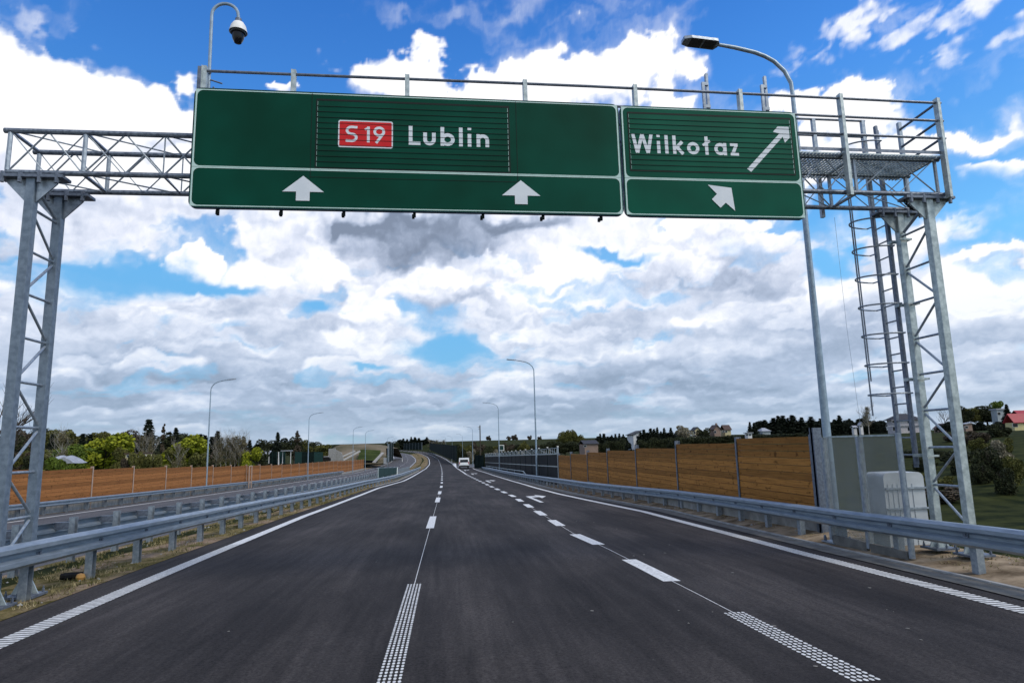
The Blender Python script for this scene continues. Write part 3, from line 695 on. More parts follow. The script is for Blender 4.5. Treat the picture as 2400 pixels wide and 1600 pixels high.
# columns
for cx, zb0, side in ((XL_, -.05, -1), (XR_, 0.0, 1)):
    for cy in (0, DEP):
        w = .056
        q = MB(); q.box(cx-w, cx+w, cy-w, cy+w, zb0+.03, ZB-.09)
        # thin corner beads of the rolled section
        for sx in (-1, 1):
            for sy in (-1, 1): q.tube([(cx+sx*(w-.008), cy+sy*(w-.008), zb0+.04), (cx+sx*(w-.008), cy+sy*(w-.008), ZB-.10)], .010, 6)
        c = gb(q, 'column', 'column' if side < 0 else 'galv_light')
        q = MB(); q.box(cx-.19, cx+.19, cy-.18, cy+.18, zb0+.0, zb0+.03)
        b = gb(q, 'base_plate', 'galv_dark', c)
        q = MB()
        for ax, ay in ((-.15, -.14), (.15, -.14), (.15, .14), (-.15, .14), (0, -.15), (0, .15)): q = MB(); q.lathe([(.018, -.01), (.018, .035), (.010, .035), (.010, .07)], (cx+ax, cy+ay, zb0+.035), 6); gb(q, 'anchor_bolt', 'galv_dark', c)
        q = MB()
        for sx in (-1, 1):
          q = MB(); q.add([(cx+sx*w, cy-.01, zb0+.035), (cx+sx*(w+.11), cy-.01, zb0+.035), (cx+sx*w, cy-.01, zb0+.25), (cx+sx*w, cy+.01, zb0+.035), (cx+sx*(w+.11), cy+.01, zb0+.035), (cx+sx*w, cy+.01, zb0+.25)], [(0, 1, 2), (5, 4, 3), (0, 3, 4, 1), (1, 4, 5, 2), (2, 5, 3, 0)]); gb(q, 'base_rib', 'galv_light', c)
        # head gussets and seat plate
        q = MB()
        for sx in (-1, 1):
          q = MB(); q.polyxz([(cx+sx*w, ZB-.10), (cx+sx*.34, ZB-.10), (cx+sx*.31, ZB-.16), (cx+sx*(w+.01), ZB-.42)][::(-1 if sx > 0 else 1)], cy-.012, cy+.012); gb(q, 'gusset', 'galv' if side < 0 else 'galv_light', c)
        q = MB(); q.box(cx-.42, cx+.42, cy-.10, cy+.12, ZB-.095, ZB-.055); gb(q, 'seat_plate', 'galv_dark', c)
        q = MB()
        for ax in (-.34, -.12, .12, .34): q = MB(); q.lathe([(.028, -.17), (.028, -.095), (.03, -.055), (.03, -.02)], (cx+ax, cy-.08, ZB), 6); gb(q, 'seat_bolt', 'galv_dark', c)
    q = MB(); lv = [5.08-.585*i for i in range(9)]
    for i, z in enumerate(lv): q = MB(); q.tube([(cx, .05, z), (cx, DEP-.05, z)], .019, 8); gb(q, 'leg_rung', 'galv')
    for i in range(8):
        z1, z0 = lv[i]-.05, lv[i+1]+.05
        a, b = ((.055, z1), (DEP-.055, z0)) if i % 2 == 0 else ((DEP-.055, z1), (.055, z0))
        q = MB(); q.tube([(cx, a[0], a[1]), (cx, b[0], b[1])], .019, 8); gb(q, 'leg_brace', 'galv')
    q = MB(); q.tube([(cx, .08, 5.40), (cx, DEP-.08, 5.14)], .024, 8)
    gb(q, 'leg_brace', 'galv')
# chords
for y in (0, DEP):
    for z in (ZT, ZB):
        q = MB(); x0 = XL_-.42 if z == ZT else XL_-.35
        q.tube([(x0, y, z), ((x0+XR_)/2, y, z+.02), (XR_+.30, y, z)], .037, 10)
        gb(q, 'chord', 'chord', smooth=True)
xs = [XL_-.34, XL_+.62]+[XL_+.62+1.04*i for i in range(1, 13)]; xs[-1] = XR_+.22
xs = [x for x in xs if x <= XR_+.23]
def rod(name, p, q_, r_): q = MB(); q.tube([p, q_], r_, 6); return gb(q, name, 'galv')
for y in (0, DEP):
    for i, x in enumerate(xs):
        r_ = .030 if i in (0, 1, len(xs)-1, len(xs)-2) else .011
        rod('lattice_upright', (x, y, ZB+.03), (x, y, ZT-.03), r_)
    for i in range(len(xs)-1):
        a, b = xs[i], xs[i+1]; m_ = (a+b)/2
        for (xa, za), (xb, zb_) in ((((a, ZB), (m_, ZT)), ((m_, ZT), (b, ZB))) if True else ()):
            rod('lattice_diagonal', (xa, y, za), (xb, y, zb_), .012)
        rod('thin_rod', (a, y, ZT), (m_, y, ZB), .009); rod('thin_rod', (m_, y, ZB), (b, y, ZT), .009)
for z in (ZT, ZB):
    for i, x in enumerate(xs):
        rod('cross_strut', (x, 0, z), (x, DEP, z), .026 if i < 2 or i > len(xs)-3 else .014)
        if i < len(xs)-1: rod('plan_brace', (x, 0, z), (xs[i+1], DEP, z), .011)
# walkway deck between the chords and out to the front
q = MB()
for k in range(14): q.box(-3.3, XR_+.2, -.17+k*.07, -.163+k*.07, ZT-.030, ZT-.012)
n_ = int((XR_+.2+3.3)/.06)
for i in range(n_): q.box(-3.3+i*.06, -3.3+i*.06+.005, -.17, DEP+.12, ZT-.040, ZT-.008)
# keep the deck off the chord tubes
gd = gb(q, 'walkway_grating', 'galv_light')
q = MB(); q.box(-3.3, XR_+.24, -.178, -.172, ZT+.012, ZT+.062); gb(q, 'toe_board', 'galv_dark')
# front railing: flat uprights that also carry the signs
ux = [-3.36, -2.147, -.547, 1.186, 2.876, 4.56, 6.235, 7.92]
proto = None
for i, x in enumerate(ux):
    q = MB(); q.box(-.028, .028, -.035, .035, 5.45, 7.13); q.box(-.034, -.028, -.05, .05, 5.45, 7.13)
    if proto is None: proto = gb(q, 'railing_upright', 'galv_light'); proto.location = (x, -.20, 0)
    else: rep(proto, (x, -.20, 0), gantry)
for z in (7.065, 6.755, 6.455):
    q = MB(); q.tube([(-3.40, -.20, z), (2.2, -.20, z+.02), (XR_+.30, -.20, z-.01)], .021, 8); gb(q, 'handrail', 'galv_dark', smooth=True)
for x in (2.6, 4.56): pass
for x in (6.23, 7.92):
    for z in (ZB-.05, ZT-.03): q = MB(); q.box(x-.02, x+.02, -.17, -.03, z, z+.04); gb(q, 'railing_bracket', 'galv_dark')
# end railing at the right end
for z, z2 in ((7.065, 7.10), (6.755, 6.78), (6.455, 6.47)):
    q = MB(); q.tube([(7.93, -.18, z), (8.02, .80, z2)], .021, 8); gb(q, 'handrail', 'galv_dark')
q = MB(); q.box(8.0, 8.06, .77, .83, ZB+.3, 7.24); gb(q, 'railing_upright', 'galv')
# rear railing
for z in (7.25, 6.95):
    q = MB(); q.tube([(5.0, .80, z), (7.38, .80, z)], .021, 8); gb(q, 'handrail', 'galv_dark')
for x in (5.2, 6.40, 7.33):
    q = MB(); q.box(x-.03, x+.03, .77, .83, ZB-.12, 7.25); gb(q, 'railing_upright', 'galv')
# hoisting posts standing above the right sign
for x in (4.06, 5.04):
    q = MB(); q.box(x-.035, x+.005, -.06, -.02, 6.18, 7.33); q.box(x+.045, x+.085, -.03, .02, 6.18, 7.50); q.box(x-.035, x+.08, -.055, -.02, 6.9, 6.95); q.box(x-.03, x+.07, -.055, -.02, 7.28, 7.33)
    gb(q, 'hoist_post', 'galv')
# sign carrier rails with black stub ends below the panels
for x in (-3.09, -2.257, -1.417, -.447, .519, 1.387, 2.244, 3.3, 4.1, 4.9):
    q = MB(); bot = 4.96 if x < 2.5 else 5.06
    q.box(x-.02, x+.02, -.245, -.21, bot, 6.72); q.box(x-.035, x+.0, -.21, -.15, bot, bot+.05)
    gb(q, 'sign_carrier', 'black')
# ladder with safety cage on the rear right column
lx = 7.60
for y in (.84, 1.18):
    q = MB(); q.box(lx-.022, lx+.022, y-.03, y+.03, 1.25 if y < 1 else 1.25, 7.18); q.box(lx+.03, lx+.05, y-.012, y+.012, 1.3, 7.10)
    gb(q, 'ladder_stile', 'galv_dark')
rg = MB(); rg.tube([(0, -.17, 0), (0, .17, 0)], .013, 6); proto = None
z = 1.45
while z < 6.1:
    if proto is None: proto = gb(rg, 'rung', 'galv'); proto.location = (lx, 1.01, z)
    else: rep(proto, (lx, 1.01, z), gantry)
    z += .28
hp = MB(); pts = [(0, -.17, 0)]+[(-.02-.52*math.sin(math.pi*t/16), -.31*math.cos(math.pi*t/16), 0) for t in range(17)]+[(0, .17, 0)]; hp.tube(pts, .014, 6); proto = None
for z in [2.45+.50*i for i in range(7)]+[6.45, 6.85]:
    if proto is None: proto = gb(hp, 'cage_hoop', 'galv'); proto.location = (lx, 1.01, z)
    else: rep(proto, (lx, 1.01, z), gantry)
for a in (35, 90, 145):
    t_ = R(a); x = lx-.02-.52*math.sin(t_); y = 1.01-.31*math.cos(t_)
    q = MB(); q.box(x-.012, x+.012, y-.004, y+.004, 2.1 if a == 90 else 2.7, 6.87); gb(q, 'cage_bar', 'galv_dark')
for z in (1.42, 2.65, 3.9, 5.0):
    q = MB(); q.box(lx-.03, XR_+.11, DEP+.09, DEP+.12, z, z+.05); q.box(XR_-.11, XR_+.11, DEP-.11, DEP-.09, z, z+.03); q.box(XR_+.09, XR_+.11, DEP-.11, DEP+.12, z, z+.03); q.box(lx-.03, lx+.03, DEP+.12, .86, z, z+.05)
    gb(q, 'ladder_clamp', 'galv_light')
# thin earthing cable
q = MB(); q.tube([(6.68, .9, 5.5), (6.70, .92, 3.6), (6.74, .9, 2.0)], .0025, 4); gb(q, 'cable', 'galv')
# warning tape rolls tangled near the right head plate
q = MB()
for k in range(3):
    q.tube([(XR_-.28+.06*k+.10*math.cos(t*.5), .02+.03*k, ZB-.12+.08*math.sin(t*.5)-.02*k) for t in range(14)], .012, 5)
gb(q, 'cable_loop', 'black')

# ------------------------------------------------------------------ direction signs
SY = -.30    # panel face, local y of the gantry
def loc_thing(name, label, cat, x, z, group=None):
    # a thing hung on the gantry: stands in the gantry's own axes but is top-level
    c, s = math.cos(GA), math.sin(GA)
    o = thing(name, label, cat, (x*c-SY*s, GY+x*s+SY*c, z), group, GA); o['_x'] = x; o['_z'] = z; return o
def sb(mb, name, m_, root, parent=None, smooth=False):
    x0, z0 = root['_x'], root['_z']
    mb.v = [(x-x0, y-SY, z-z0) for x, y, z in mb.v]
    return mb.build(name, m_, parent or root, smooth, world=False)
def rrect(x0, x1, z0, z1, r, n=6):
    p = []
    for cx, cz, a0 in ((x1-r, z1-r, 0), (x0+r, z1-r, 90), (x0+r, z0+r, 180), (x1-r, z0+r, 270)):
        for i in range(n+1): a = R(a0+90*i/n); p.append((cx+r*math.cos(a), cz+r*math.sin(a)))
    return p
def ring(mb, outer, inner, y):
    n = len(outer); mb.add([(x, y, z) for x, z in outer]+[(x, y, z) for x, z in inner], [(i, (i+1) % n, (i+1) % n+n, i+n) for i in range(n)])
def frame_sign(root, x0, x1, z0, z1, zd, m_green):
    q = MB(); q.polyxz(rrect(x0-.022, x1+.022, z0-.022, z1+.022, .10)[::-1], SY+.006, SY+.055); sb(q, 'backing', 'rim', root)
    q = MB(); q.polyxz(rrect(x0-.012, x1+.012, z0-.012, z1+.012, .09)[::-1], SY, SY+.0055); panel = sb(q, 'panel', m_green, root)
    q = MB(); w = .022
    for a, b in ((z0, zd), (zd, z1)):
        ring(q, rrect(x0, x1, a+.002, b-.002, .004), rrect(x0+w, x1-w, a+w*.75, b-w*.75, .08), SY-.003)
    sb(q, 'border', 'border', root)
    return panel
YF = SY-.0065      # lettering face
def stroke(mb, pts, w, y, closed=False):
    """flat stroke of width w along pts with mitred corners, as one polygon strip"""
    P = [Vector((a, b)) for a, b in pts]; n = len(P); Lf, Rt = [], []
    for i in range(n):
        if closed: d0 = (P[i]-P[i-1]).normalized(); d1 = (P[(i+1) % n]-P[i]).normalized()
        else: d0 = (P[i]-P[i-1]).normalized() if i > 0 else None; d1 = (P[i+1]-P[i]).normalized() if i < n-1 else None
        d0 = d0 or d1; d1 = d1 or d0
        n0 = Vector((-d0.y, d0.x)); n1 = Vector((-d1.y, d1.x)); mm = (n0+n1); mm = mm/max(mm.length, 1e-6); k = 1/max(mm.dot(n0), .35)
        Lf.append(P[i]+mm*w/2*k); Rt.append(P[i]-mm*w/2*k)
    o = len(mb.v)
    for a, b in zip(Lf, Rt): mb.v += [(a.x, y, a.y), (b.x, y, b.y)]
    for i in range(n if closed else n-1):
        j = (i+1) % n; mb.f.append((o+2*i, o+2*i+1, o+2*j+1, o+2*j))
def arc(cx, cz, rx, rz_, a0, a1, n=14): return [(cx+rx*math.cos(R(a0+(a1-a0)*i/n)), cz+rz_*math.sin(R(a0+(a1-a0)*i/n))) for i in range(n+1)]
def letter(mb, ch, x0, x1, zb_, zt_, W):
    """upright road lettering built of strokes; x-height is 2/3 of cap height"""
    h = zt_-zb_; w = x1-x0; a, b = x0+W/2, x1-W/2; yy = [YF]
    def S(pts, closed=False, w_=None): stroke(mb, pts, w_ or W, yy[0], closed); yy[0] -= .0003
    xh = zb_+h*.66
    if ch == 'L': S([(a, zt_), (a, zb_+W/2), (x1, zb_+W/2)])
    elif ch == 'u': S([(a, xh)]+arc((a+b)/2, zb_+w/2, (b-a)/2, w/2-W/2, 180, 360)+[(b, xh)])
    elif ch == 'n': S([(b, zb_)]+arc((a+b)/2, xh-w/2, (b-a)/2, w/2-W/2, 0, 180)); S([(a, zb_), (a, xh)])
    elif ch == 'b': S([(a, zb_), (a, zt_)]); S(arc((a+b)/2, (zb_+xh)/2, (b-a)/2, (xh-zb_)/2-W/2, 0, 340, 18), True)
    elif ch == 'l': S([((x0+x1)/2, zb_), ((x0+x1)/2, zt_)])
    elif ch == 'i': S([((x0+x1)/2, zb_), ((x0+x1)/2, xh)]); S([((x0+x1)/2, zt_-W*.8), ((x0+x1)/2, zt_)])
    elif ch == 'W':
        m_ = (x0+x1)/2; q_ = w*.245
        S([(x0+W*.42, zt_), (x0+q_+W*.02, zb_)]); S([(x0+q_+W*.02, zb_), (m_, zt_)]); S([(m_, zt_), (x1-q_-W*.02, zb_)]); S([(x1-q_-W*.02, zb_), (x1-W*.42, zt_)])
    elif ch == 'k': S([(a, zb_), (a, zt_)]); S([(x1-W*.55, xh), (a+W*.35, zb_+h*.30)]); S([(a+W*.75, zb_+h*.36), (x1-W*.45, zb_)])
    elif ch == 'o': S(arc((a+b)/2, (zb_+xh)/2, (b-a)/2, (xh-zb_)/2-W/2, 0, 340, 18), True)
    elif ch == 'ł': c = (x0+x1)/2; S([(c, zb_), (c, zt_)]); S([(c-W*1.15, zb_+h*.50), (c+W*1.15, zb_+h*.76)], w_=W*.8)
    elif ch == 'a': S(arc((a+b)/2, (zb_+xh)/2, (b-a)/2, (xh-zb_)/2-W/2, 0, 340, 18), True); S([(b+.002, zb_), (b+.002, xh)])
    elif ch == 'z': S([(x0, xh-W*.42), (x1-W*.2, xh-W*.42)], w_=W*.84); S([(x1-W*.65, xh-W*.5), (x0+W*.65, zb_+W*.5)]); S([(x0, zb_+W*.42), (x1, zb_+W*.42)], w_=W*.84)
    elif ch == 'S':
        r = (h-W)/4; cx = (a+b)/2; rx = (b-a)/2
        S([(x1-.004, zt_-W/2-.004)]+arc(cx, zt_-W/2-r, rx, r, 78, 262, 12)+arc(cx, zb_+W/2+r, rx, r, 82, -98, 12)+[(x0+.002, zb_+W/2+.004)])
    elif ch == '1': S([(b, zb_), (b, zt_)]); S([(x0+W*.15, zt_-h*.20), (b, zt_-W*.45)], w_=W*.8)
    elif ch == '9':
        r = h*.31; S(arc((a+b)/2, zt_-r, (b-a)/2, r-W/2, 0, 340, 18), True); S([(b+W*.1, zt_-r*1.15), (a+W*.55, zb_)])
main_sign = loc_thing('direction_sign', 'wide green overhead sign reading S 19 Lublin with two straight-ahead arrows', 'road sign', -.44, 5.03)
frame_sign(main_sign, -3.43, 2.55, 5.035, 6.735, 5.595, 'green')
exit_sign = loc_thing('direction_sign', 'smaller green overhead sign reading Wilkołaz with arrows to the upper right', 'road sign', 3.99, 5.03)
frame_sign(exit_sign, 2.61, 5.375, 5.03, 6.72, 5.592, 'green2')
def louvres(root, x0, x1, z0, z1, m_, n):
    # a recessed field of turning slats
    q = MB(); ring(q, [(x0-.018, z0-.018), (x1+.018, z0-.018), (x1+.018, z1+.028), (x0-.018, z1+.028)], [(x0, z0), (x1, z0), (x1, z1), (x0, z1)], SY-.004)
    sb(q, 'louvre_frame', 'black', root)
    h = (z1-z0)/n; q = MB()
    for i in range(n):
        a = z0+i*h; q.add([(x0, SY-.0058, a+.003), (x1, SY-.0058, a+.003), (x1, SY-.0034, a+h-.003), (x0, SY-.0034, a+h-.003)], [(0, 1, 2, 3)])
    f = sb(q, 'louvre_slats', m_, root)
    q = MB()
    for i in range(1, n): a = z0+i*h; q.box(x0, x1, SY-.0098, SY-.0033, a-.0024, a+.0024)
    sb(q, 'slat_gap', 'black', root)
    q = MB()
    for i in range(n): a = z0+i*h; q.box(x1-.009, x1-.004, SY-.009, SY-.0065, a+.012, a+h-.012); q.box(x0+.002, x0+.005, SY-.009, SY-.0065, a+.012, a+h-.012)
    sb(q, 'slat_end', 'border', root)
louvres(main_sign, -1.793, .905, 5.63, 6.625, 'green', 12)
louvres(exit_sign, 2.715, 5.275, 5.72, 6.61, 'green2', 11)
q = MB()
for x in (-1.87, 1.024): q.box(x-.003, x+.003, SY-.0035, SY-.0005, 5.47, 6.74)
q.box(-1.87, 1.024, SY-.0035, SY-.0005, 5.483, 5.489)
sb(q, 'panel_seam', 'black', main_sign)
q = MB(); q.polyxz(rrect(-1.503, -.746, 5.936, 6.343, .03)[::-1], YF+.0006, YF+.0012); rs = sb(q, 'route_plate', 'letter', main_sign)
q = MB(); q.polyxz(rrect(-1.486, -.763, 5.953, 6.326, .02)[::-1], YF+.0001, YF+.0004); sb(q, 'route_field', 'red', main_sign)
q = MB(); letter(q, 'S', -1.400, -1.235, 6.015, 6.262, .037); letter(q, '1', -1.140, -1.068, 6.018, 6.256, .038); letter(q, '9', -1.018, -.855, 6.012, 6.262, .037)
sb(q, 'route_number', 'letter', main_sign)
q = MB()
for ch, a, b in (('L', -.524, -.360), ('u', -.320, -.143), ('b', -.075, .128), ('l', .187, .243), ('i', .312, .366), ('n', .440, .621)): letter(q, ch, a, b, 6.002, 6.296, .053)
sb(q, 'place_name', 'letter', main_sign)
q = MB()
for ch, a, b in (('W', 2.745, 3.068), ('i', 3.129, 3.181), ('l', 3.253, 3.303), ('k', 3.374, 3.552), ('o', 3.594, 3.788), ('ł', 3.84, 3.965), ('a', 4.022, 4.215), ('z', 4.275, 4.407)): letter(q, ch, a, b, 5.990, 6.286, .051)
sb(q, 'place_name', 'letter', exit_sign)
def arr(root, poly):
    q = MB(); q.polyxz(poly, YF, YF+.0006); o = sb(q, 'arrow', 'letter', root); return o
for cx, dz in ((-1.960, 0), (1.066, .014)):
    arr(main_sign, [(cx-.277, 5.266+dz), (cx-.091, 5.268+dz), (cx-.091, 5.139+dz), (cx+.091, 5.139+dz), (cx+.091, 5.268+dz), (cx+.280, 5.268+dz), (cx, 5.498+dz)])
arr(exit_sign, [(4.518, 5.785), (4.577, 5.738), (5.137, 6.322), (5.165, 6.225), (5.250, 6.31), (5.250, 6.488), (5.070, 6.488), (4.985, 6.396), (5.09, 6.375)])
arr(exit_sign, [(3.923, 5.290), (4.047, 5.161), (4.136, 5.242), (4.272, 5.117), (4.242, 5.476), (3.876, 5.516), (4.008, 5.375)])

# ------------------------------------------------------------------ surveillance camera on a swan-neck
def gpt(x, y, z): c, s = math.cos(GA), math.sin(GA); return (x*c-y*s, GY+x*s+y*c, z)
cc = thing('surveillance_camera', 'white dome camera with dark globe on a swan-neck pole above the wide sign', 'camera', gpt(-3.36, -.02, 6.2), rz=GA)
def cb_(mb, name, m_, smooth=True, parent=cc):
    mb.v = [(x+3.36, y+.02, z-6.2) for x, y, z in mb.v]; return mb.build(name, m_, parent, smooth, world=False)
q = MB(); pts = [(-3.36, -.02, 6.3), (-3.375, -.02, 8.05)]+[(-3.19+.185*math.cos(R(a)), -.02, 8.07+.185*math.sin(R(a))) for a in range(170, -1, -17)]+[(-3.0, -.02, 7.99)]
q.tube(pts, .023, 10); cb_(q, 'pole', 'lamp_pole')
q = MB(); q.box(-3.50, -3.42, -.10, -.05, 6.70, 7.20); q.box(-3.42, -3.33, -.06, -.04, 6.76, 6.80); q.box(-3.42, -3.33, -.06, -.04, 7.12, 7.16); q.tube([(-3.34, -.03, 7.03), (-3.18, -.03, 6.98)], .012, 5); q.tube([(-3.30, -.03, 6.92), (-3.18, -.03, 6.74)], .015, 5); cb_(q, 'bracket', 'galv_dark', False)
q = MB(); q.lathe([(.03, .07), (.045, .06), (.045, .0), (.03, -.01)], (-3.0, -.02, 7.96), 16); cb_(q, 'collar', 'galv_dark')
q = MB(); q.lathe([(.04, .0), (.075, -.02), (.105, -.07), (.125, -.15), (.128, -.165), (.118, -.165), (.10, -.10)], (-2.995, -.02, 7.97), 24); cb_(q, 'housing', 'white')
q = MB(); q.lathe([(.095, -.12), (.112, -.165), (.105, -.19), (.085, -.20), (.084, -.24), (.075, -.28), (.050, -.33), (.0, -.34)], (-2.995, -.02, 7.97), 24); cb_(q, 'globe', 'dome')

# ------------------------------------------------------------------ street lamps
def lamp_proto(label):
    t = thing('street_lamp', label, 'street lamp', (7.22, 11.9, surf(7.22, 11.9)))
    q = MB(); Ht = 8.0
    Z0 = t.location[2]; arcp = [(0, 0, Ht)]
    for px, py in ((1864, 222), (1854, 195), (1838.7, 167), (1814, 144), (1792, 132), (1768, 123), (1722, 112), (1677, 104)):
        p = PY(px, py, 11.9); arcp.append((min(p[0]-7.22, 0), 0, p[2]-Z0))
    end = (arcp[-1][0]+.55, 0, arcp[-1][2]-.10); print('lamp', arcp)
    q.tube([(0, 0, .02), (0, 0, 1.2), (0, 0, 5)]+arcp, [.085, .082, .062, .050]+[.042]*(len(arcp)-2)+[.034], 12)
    q.build('pole', 'lamp_pole', t, True, world=False)
    q = MB(); q.box(-.2, .2, -.2, .2, 0, .02); q.build('base_plate', 'galv', t, world=False)
    q = MB()
    for a in (-.15, .15):
        for b in (-.15, .15): q = MB(); q.lathe([(.03, .02), (.03, .09), (.015, .12)], (a, b, 0), 6); q.build('anchor_bolt', 'galv_dark', t, world=False)
    x, z = end[0]-.55, end[2]+.10
    q = MB(); prof = [(-.02, -.07), (.02, -.10), (.06, -.14), (.50, -.16), (.60, -.10)]
    vs = [(x+.06, -.06, z-.03), (x+.06, .06, z-.03), (x+.0, .16, z-.03), (x-.56, .16, z+.02), (x-.70, .10, z+.03), (x-.70, -.10, z+.03), (x-.56, -.16, z+.02), (x+.0, -.16, z-.03)]
    vt = [(a*1.0, b*.85, c+.075) for a, b, c in vs]
    q.add(vs+vt, [tuple(range(8)), tuple(range(15, 7, -1))]+[(i, i+8, (i+1) % 8+8, (i+1) % 8) for i in range(8)])
    h = q.build('lamp_head', 'galv', t, world=False)
    q = MB(); q.add([(x-.02, -.13, z-.034), (x-.02, .13, z-.034), (x-.27, .13, z-.010), (x-.27, -.13, z-.010)], [(0, 1, 2, 3)]); q.add([(x-.31, -.15, z-.006), (x-.31, .15, z-.006), (x-.56, .15, z+.016), (x-.56, -.15, z+.016)], [(0, 1, 2, 3)])
    h2 = q.build('light_module', 'module', h, world=False)
    return t
lamp = lamp_proto('nearest tall street lamp arching over the right sign, foot behind hazy glass')
right = [(1257, 'street lamp rising before the dark glazed wall, second from the near one on the right', 54), (1170, 'street lamp right of the utility pole, before the small framed sign', 95), (1108, 'thin street lamp just left of the utility pole', 165)]
for px, lab, Yl in right:
    X = PY(px, 1060, Yl)[0]; copy_tree(lamp, (X, Yl, surf(X, Yl)), 0, (1, 1, 1.0), lab, 'street lamps on the right of the road')
lamp['group'] = 'street lamps on the right of the road'
left = [(486, 65, 'tall street lamp behind the opposite carriageway, leftmost of its row'), (722, 110, 'street lamp standing in front of the green screens, second of the left row'), (827, 157, 'street lamp before the earth bank at the end of the timber wall'), (856, 180, 'street lamp beside the concrete chute, right after the end of the timber wall')]
for px, Yl, lab in left:
    X = PY(px, 1080, Yl)[0]; copy_tree(lamp, (X, Yl, surf(X, Yl)), R(180), (1, 1, 1.06), lab, 'street lamps on the left of the road')
far_lab = 'faint distant street lamp on the skyline around the bend'
for px, Yl, fl in ((908, 235, 1), (919, 300, 1), (1060, 300, 0), (1045, 360, 0), (1084, 240, 0)):
    X = PY(px, 1060, Yl)[0]; copy_tree(lamp, (X, Yl, surf(X, Yl)), R(180) if fl else 0, None, far_lab, 'distant street lamps around the bend')

# ------------------------------------------------------------------ timber noise walls
def wall_run(name, label, cat, posts, m_, plinth=.4, board=.155, group=None, face=-1, thick=.09, wid=.045, pm='galv_dark', panel='timber_panel'):
    """posts: list of (x,y,z_ground,z_top); panel i spans post i..i+1"""
    t = thing(name, label, cat, posts[0][:3], group)
    for i in range(len(posts)-1):
        a, b = posts[i], posts[i+1]; zt_ = min(a[3], b[3]); g0 = min(a[2], b[2])
        dx, dy = b[0]-a[0], b[1]-a[1]; ln = math.hypot(dx, dy); ux_, uy = dx/ln, dy/ln; nx, ny = -uy, ux_
        z0 = zt_ - int(round((zt_-(g0+plinth))/board))*board; q = MB(); z = z0
        s0, s1 = wid/2+.01, ln-wid/2-.01
        while z < zt_-.02:
            c = [(a[0]+ux_*s0, a[1]+uy*s0), (a[0]+ux_*s1, a[1]+uy*s1)]; w = thick/2+random.uniform(-.004, .004)
            vs = []
            for zz in (z+.004, z+board-.008):
                for (x, y), sg in ((c[0], 1), (c[1], 1), (c[1], -1), (c[0], -1)): vs.append((x+nx*w*sg, y+ny*w*sg, zz))
            q.add(vs, [(3, 2, 1, 0), (4, 5, 6, 7), (0, 1, 5, 4), (1, 2, 6, 5), (2, 3, 7, 6), (3, 0, 4, 7)]); z += board
        q.build(panel, m_, t)
        q = MB(); w = thick/2+.015; c = [(a[0]+ux_*s0, a[1]+uy*s0), (a[0]+ux_*s1, a[1]+uy*s1)]; vs = []
        for k, zz in enumerate((0, 1)):
            for (x, y), sg in ((c[0], 1), (c[1], 1), (c[1], -1), (c[0], -1)): vs.append((x+nx*w*sg, y+ny*w*sg, g0-.5 if k == 0 else z0-.004))
        q.add(vs, [(3, 2, 1, 0), (4, 5, 6, 7), (0, 1, 5, 4), (1, 2, 6, 5), (2, 3, 7, 6), (3, 0, 4, 7)]); q.build('concrete_plinth', 'concrete', t)
    for i, p in enumerate(posts):
        top = max(p[3], posts[i-1][3] if i else p[3])-.01
        q = MB(); d = thick/2+.03; w = wid/2; x, y = p[0], p[1]
        q.box(x-d, x-d+.012, y-w-.02, y+w+.02, p[2]-.4, top); q.box(x+d-.012, x+d, y-w-.02, y+w+.02, p[2]-.4, top); q.box(x-d+.012, x+d-.012, y-.006, y+.006, p[2]-.4, top)
        q.build('post', pm, t)
    return t
pr_ = [(1904, 1016), (1728.6, 1027), (1587, 1040), (1492, 1050), (1425, 1055), (1378, 1059), (1339, 1063), (1310, 1066)]
posts = []
for px, py in pr_:
    p = PX(px, py, 7.6); posts.append((7.6, p[1], surf(7.6, p[1]), p[2]))
posts[0] = posts[0][:3]+(posts[0][3]+.0,)
wr = wall_run('timber_noise_wall', 'honey brown timber board noise wall on the right between steel posts', 'noise wall', posts, 'wood', plinth=.42)
q = MB(); p = posts[0]; q.box(7.50, 7.70, p[1]-.16, p[1]-.09, p[2], p[3]+.12); q.box(7.50, 7.515, p[1]-.20, p[1]-.05, p[2], p[3]+.12); q.build('post', 'galv_dark', wr)
lw = [(-30, 1060), (105, 1086), (222, 1087), (316, 1087), (394, 1087), (454, 1087), (505, 1086), (546, 1085)]
Yp = [33.6+5.52*i for i in range(-2, 30)]; posts = []
for i, Y in enumerate(Yp):
    X = float(xl(Y))-22.15 if Y > 60 else -22.65
    top = surf(X, Y)+2.52+.45*sst(Y, 90, 150); posts.append((X, Y, surf(X, Y), top))
wall_run('timber_noise_wall', 'long reddish brown timber noise wall beyond the opposite carriageway', 'noise wall', posts, 'wood_red', plinth=.55, board=.21, wid=.085, pm='post_tan')
# wooden service door frame standing in the far wall
p = PX(583, 1124, -22.45); t = thing('door_frame', 'pale rectangular door frame set before the long timber wall', 'door frame', (p[0], p[1], surf(p[0], p[1])))
z0 = surf(p[0], p[1]); q = MB()
for a, b, c, d in ((-.35, -.25, 0, 2.5), (.25, .35, 0, 2.5), (-.25, .25, 2.4, 2.5), (-.25, .25, .55, .65)): q.box(p[0]+.12, p[0]+.20, p[1]+a*1.6, p[1]+b*1.6, z0+c, z0+d)
q.build('frame', 'post_tan', t)

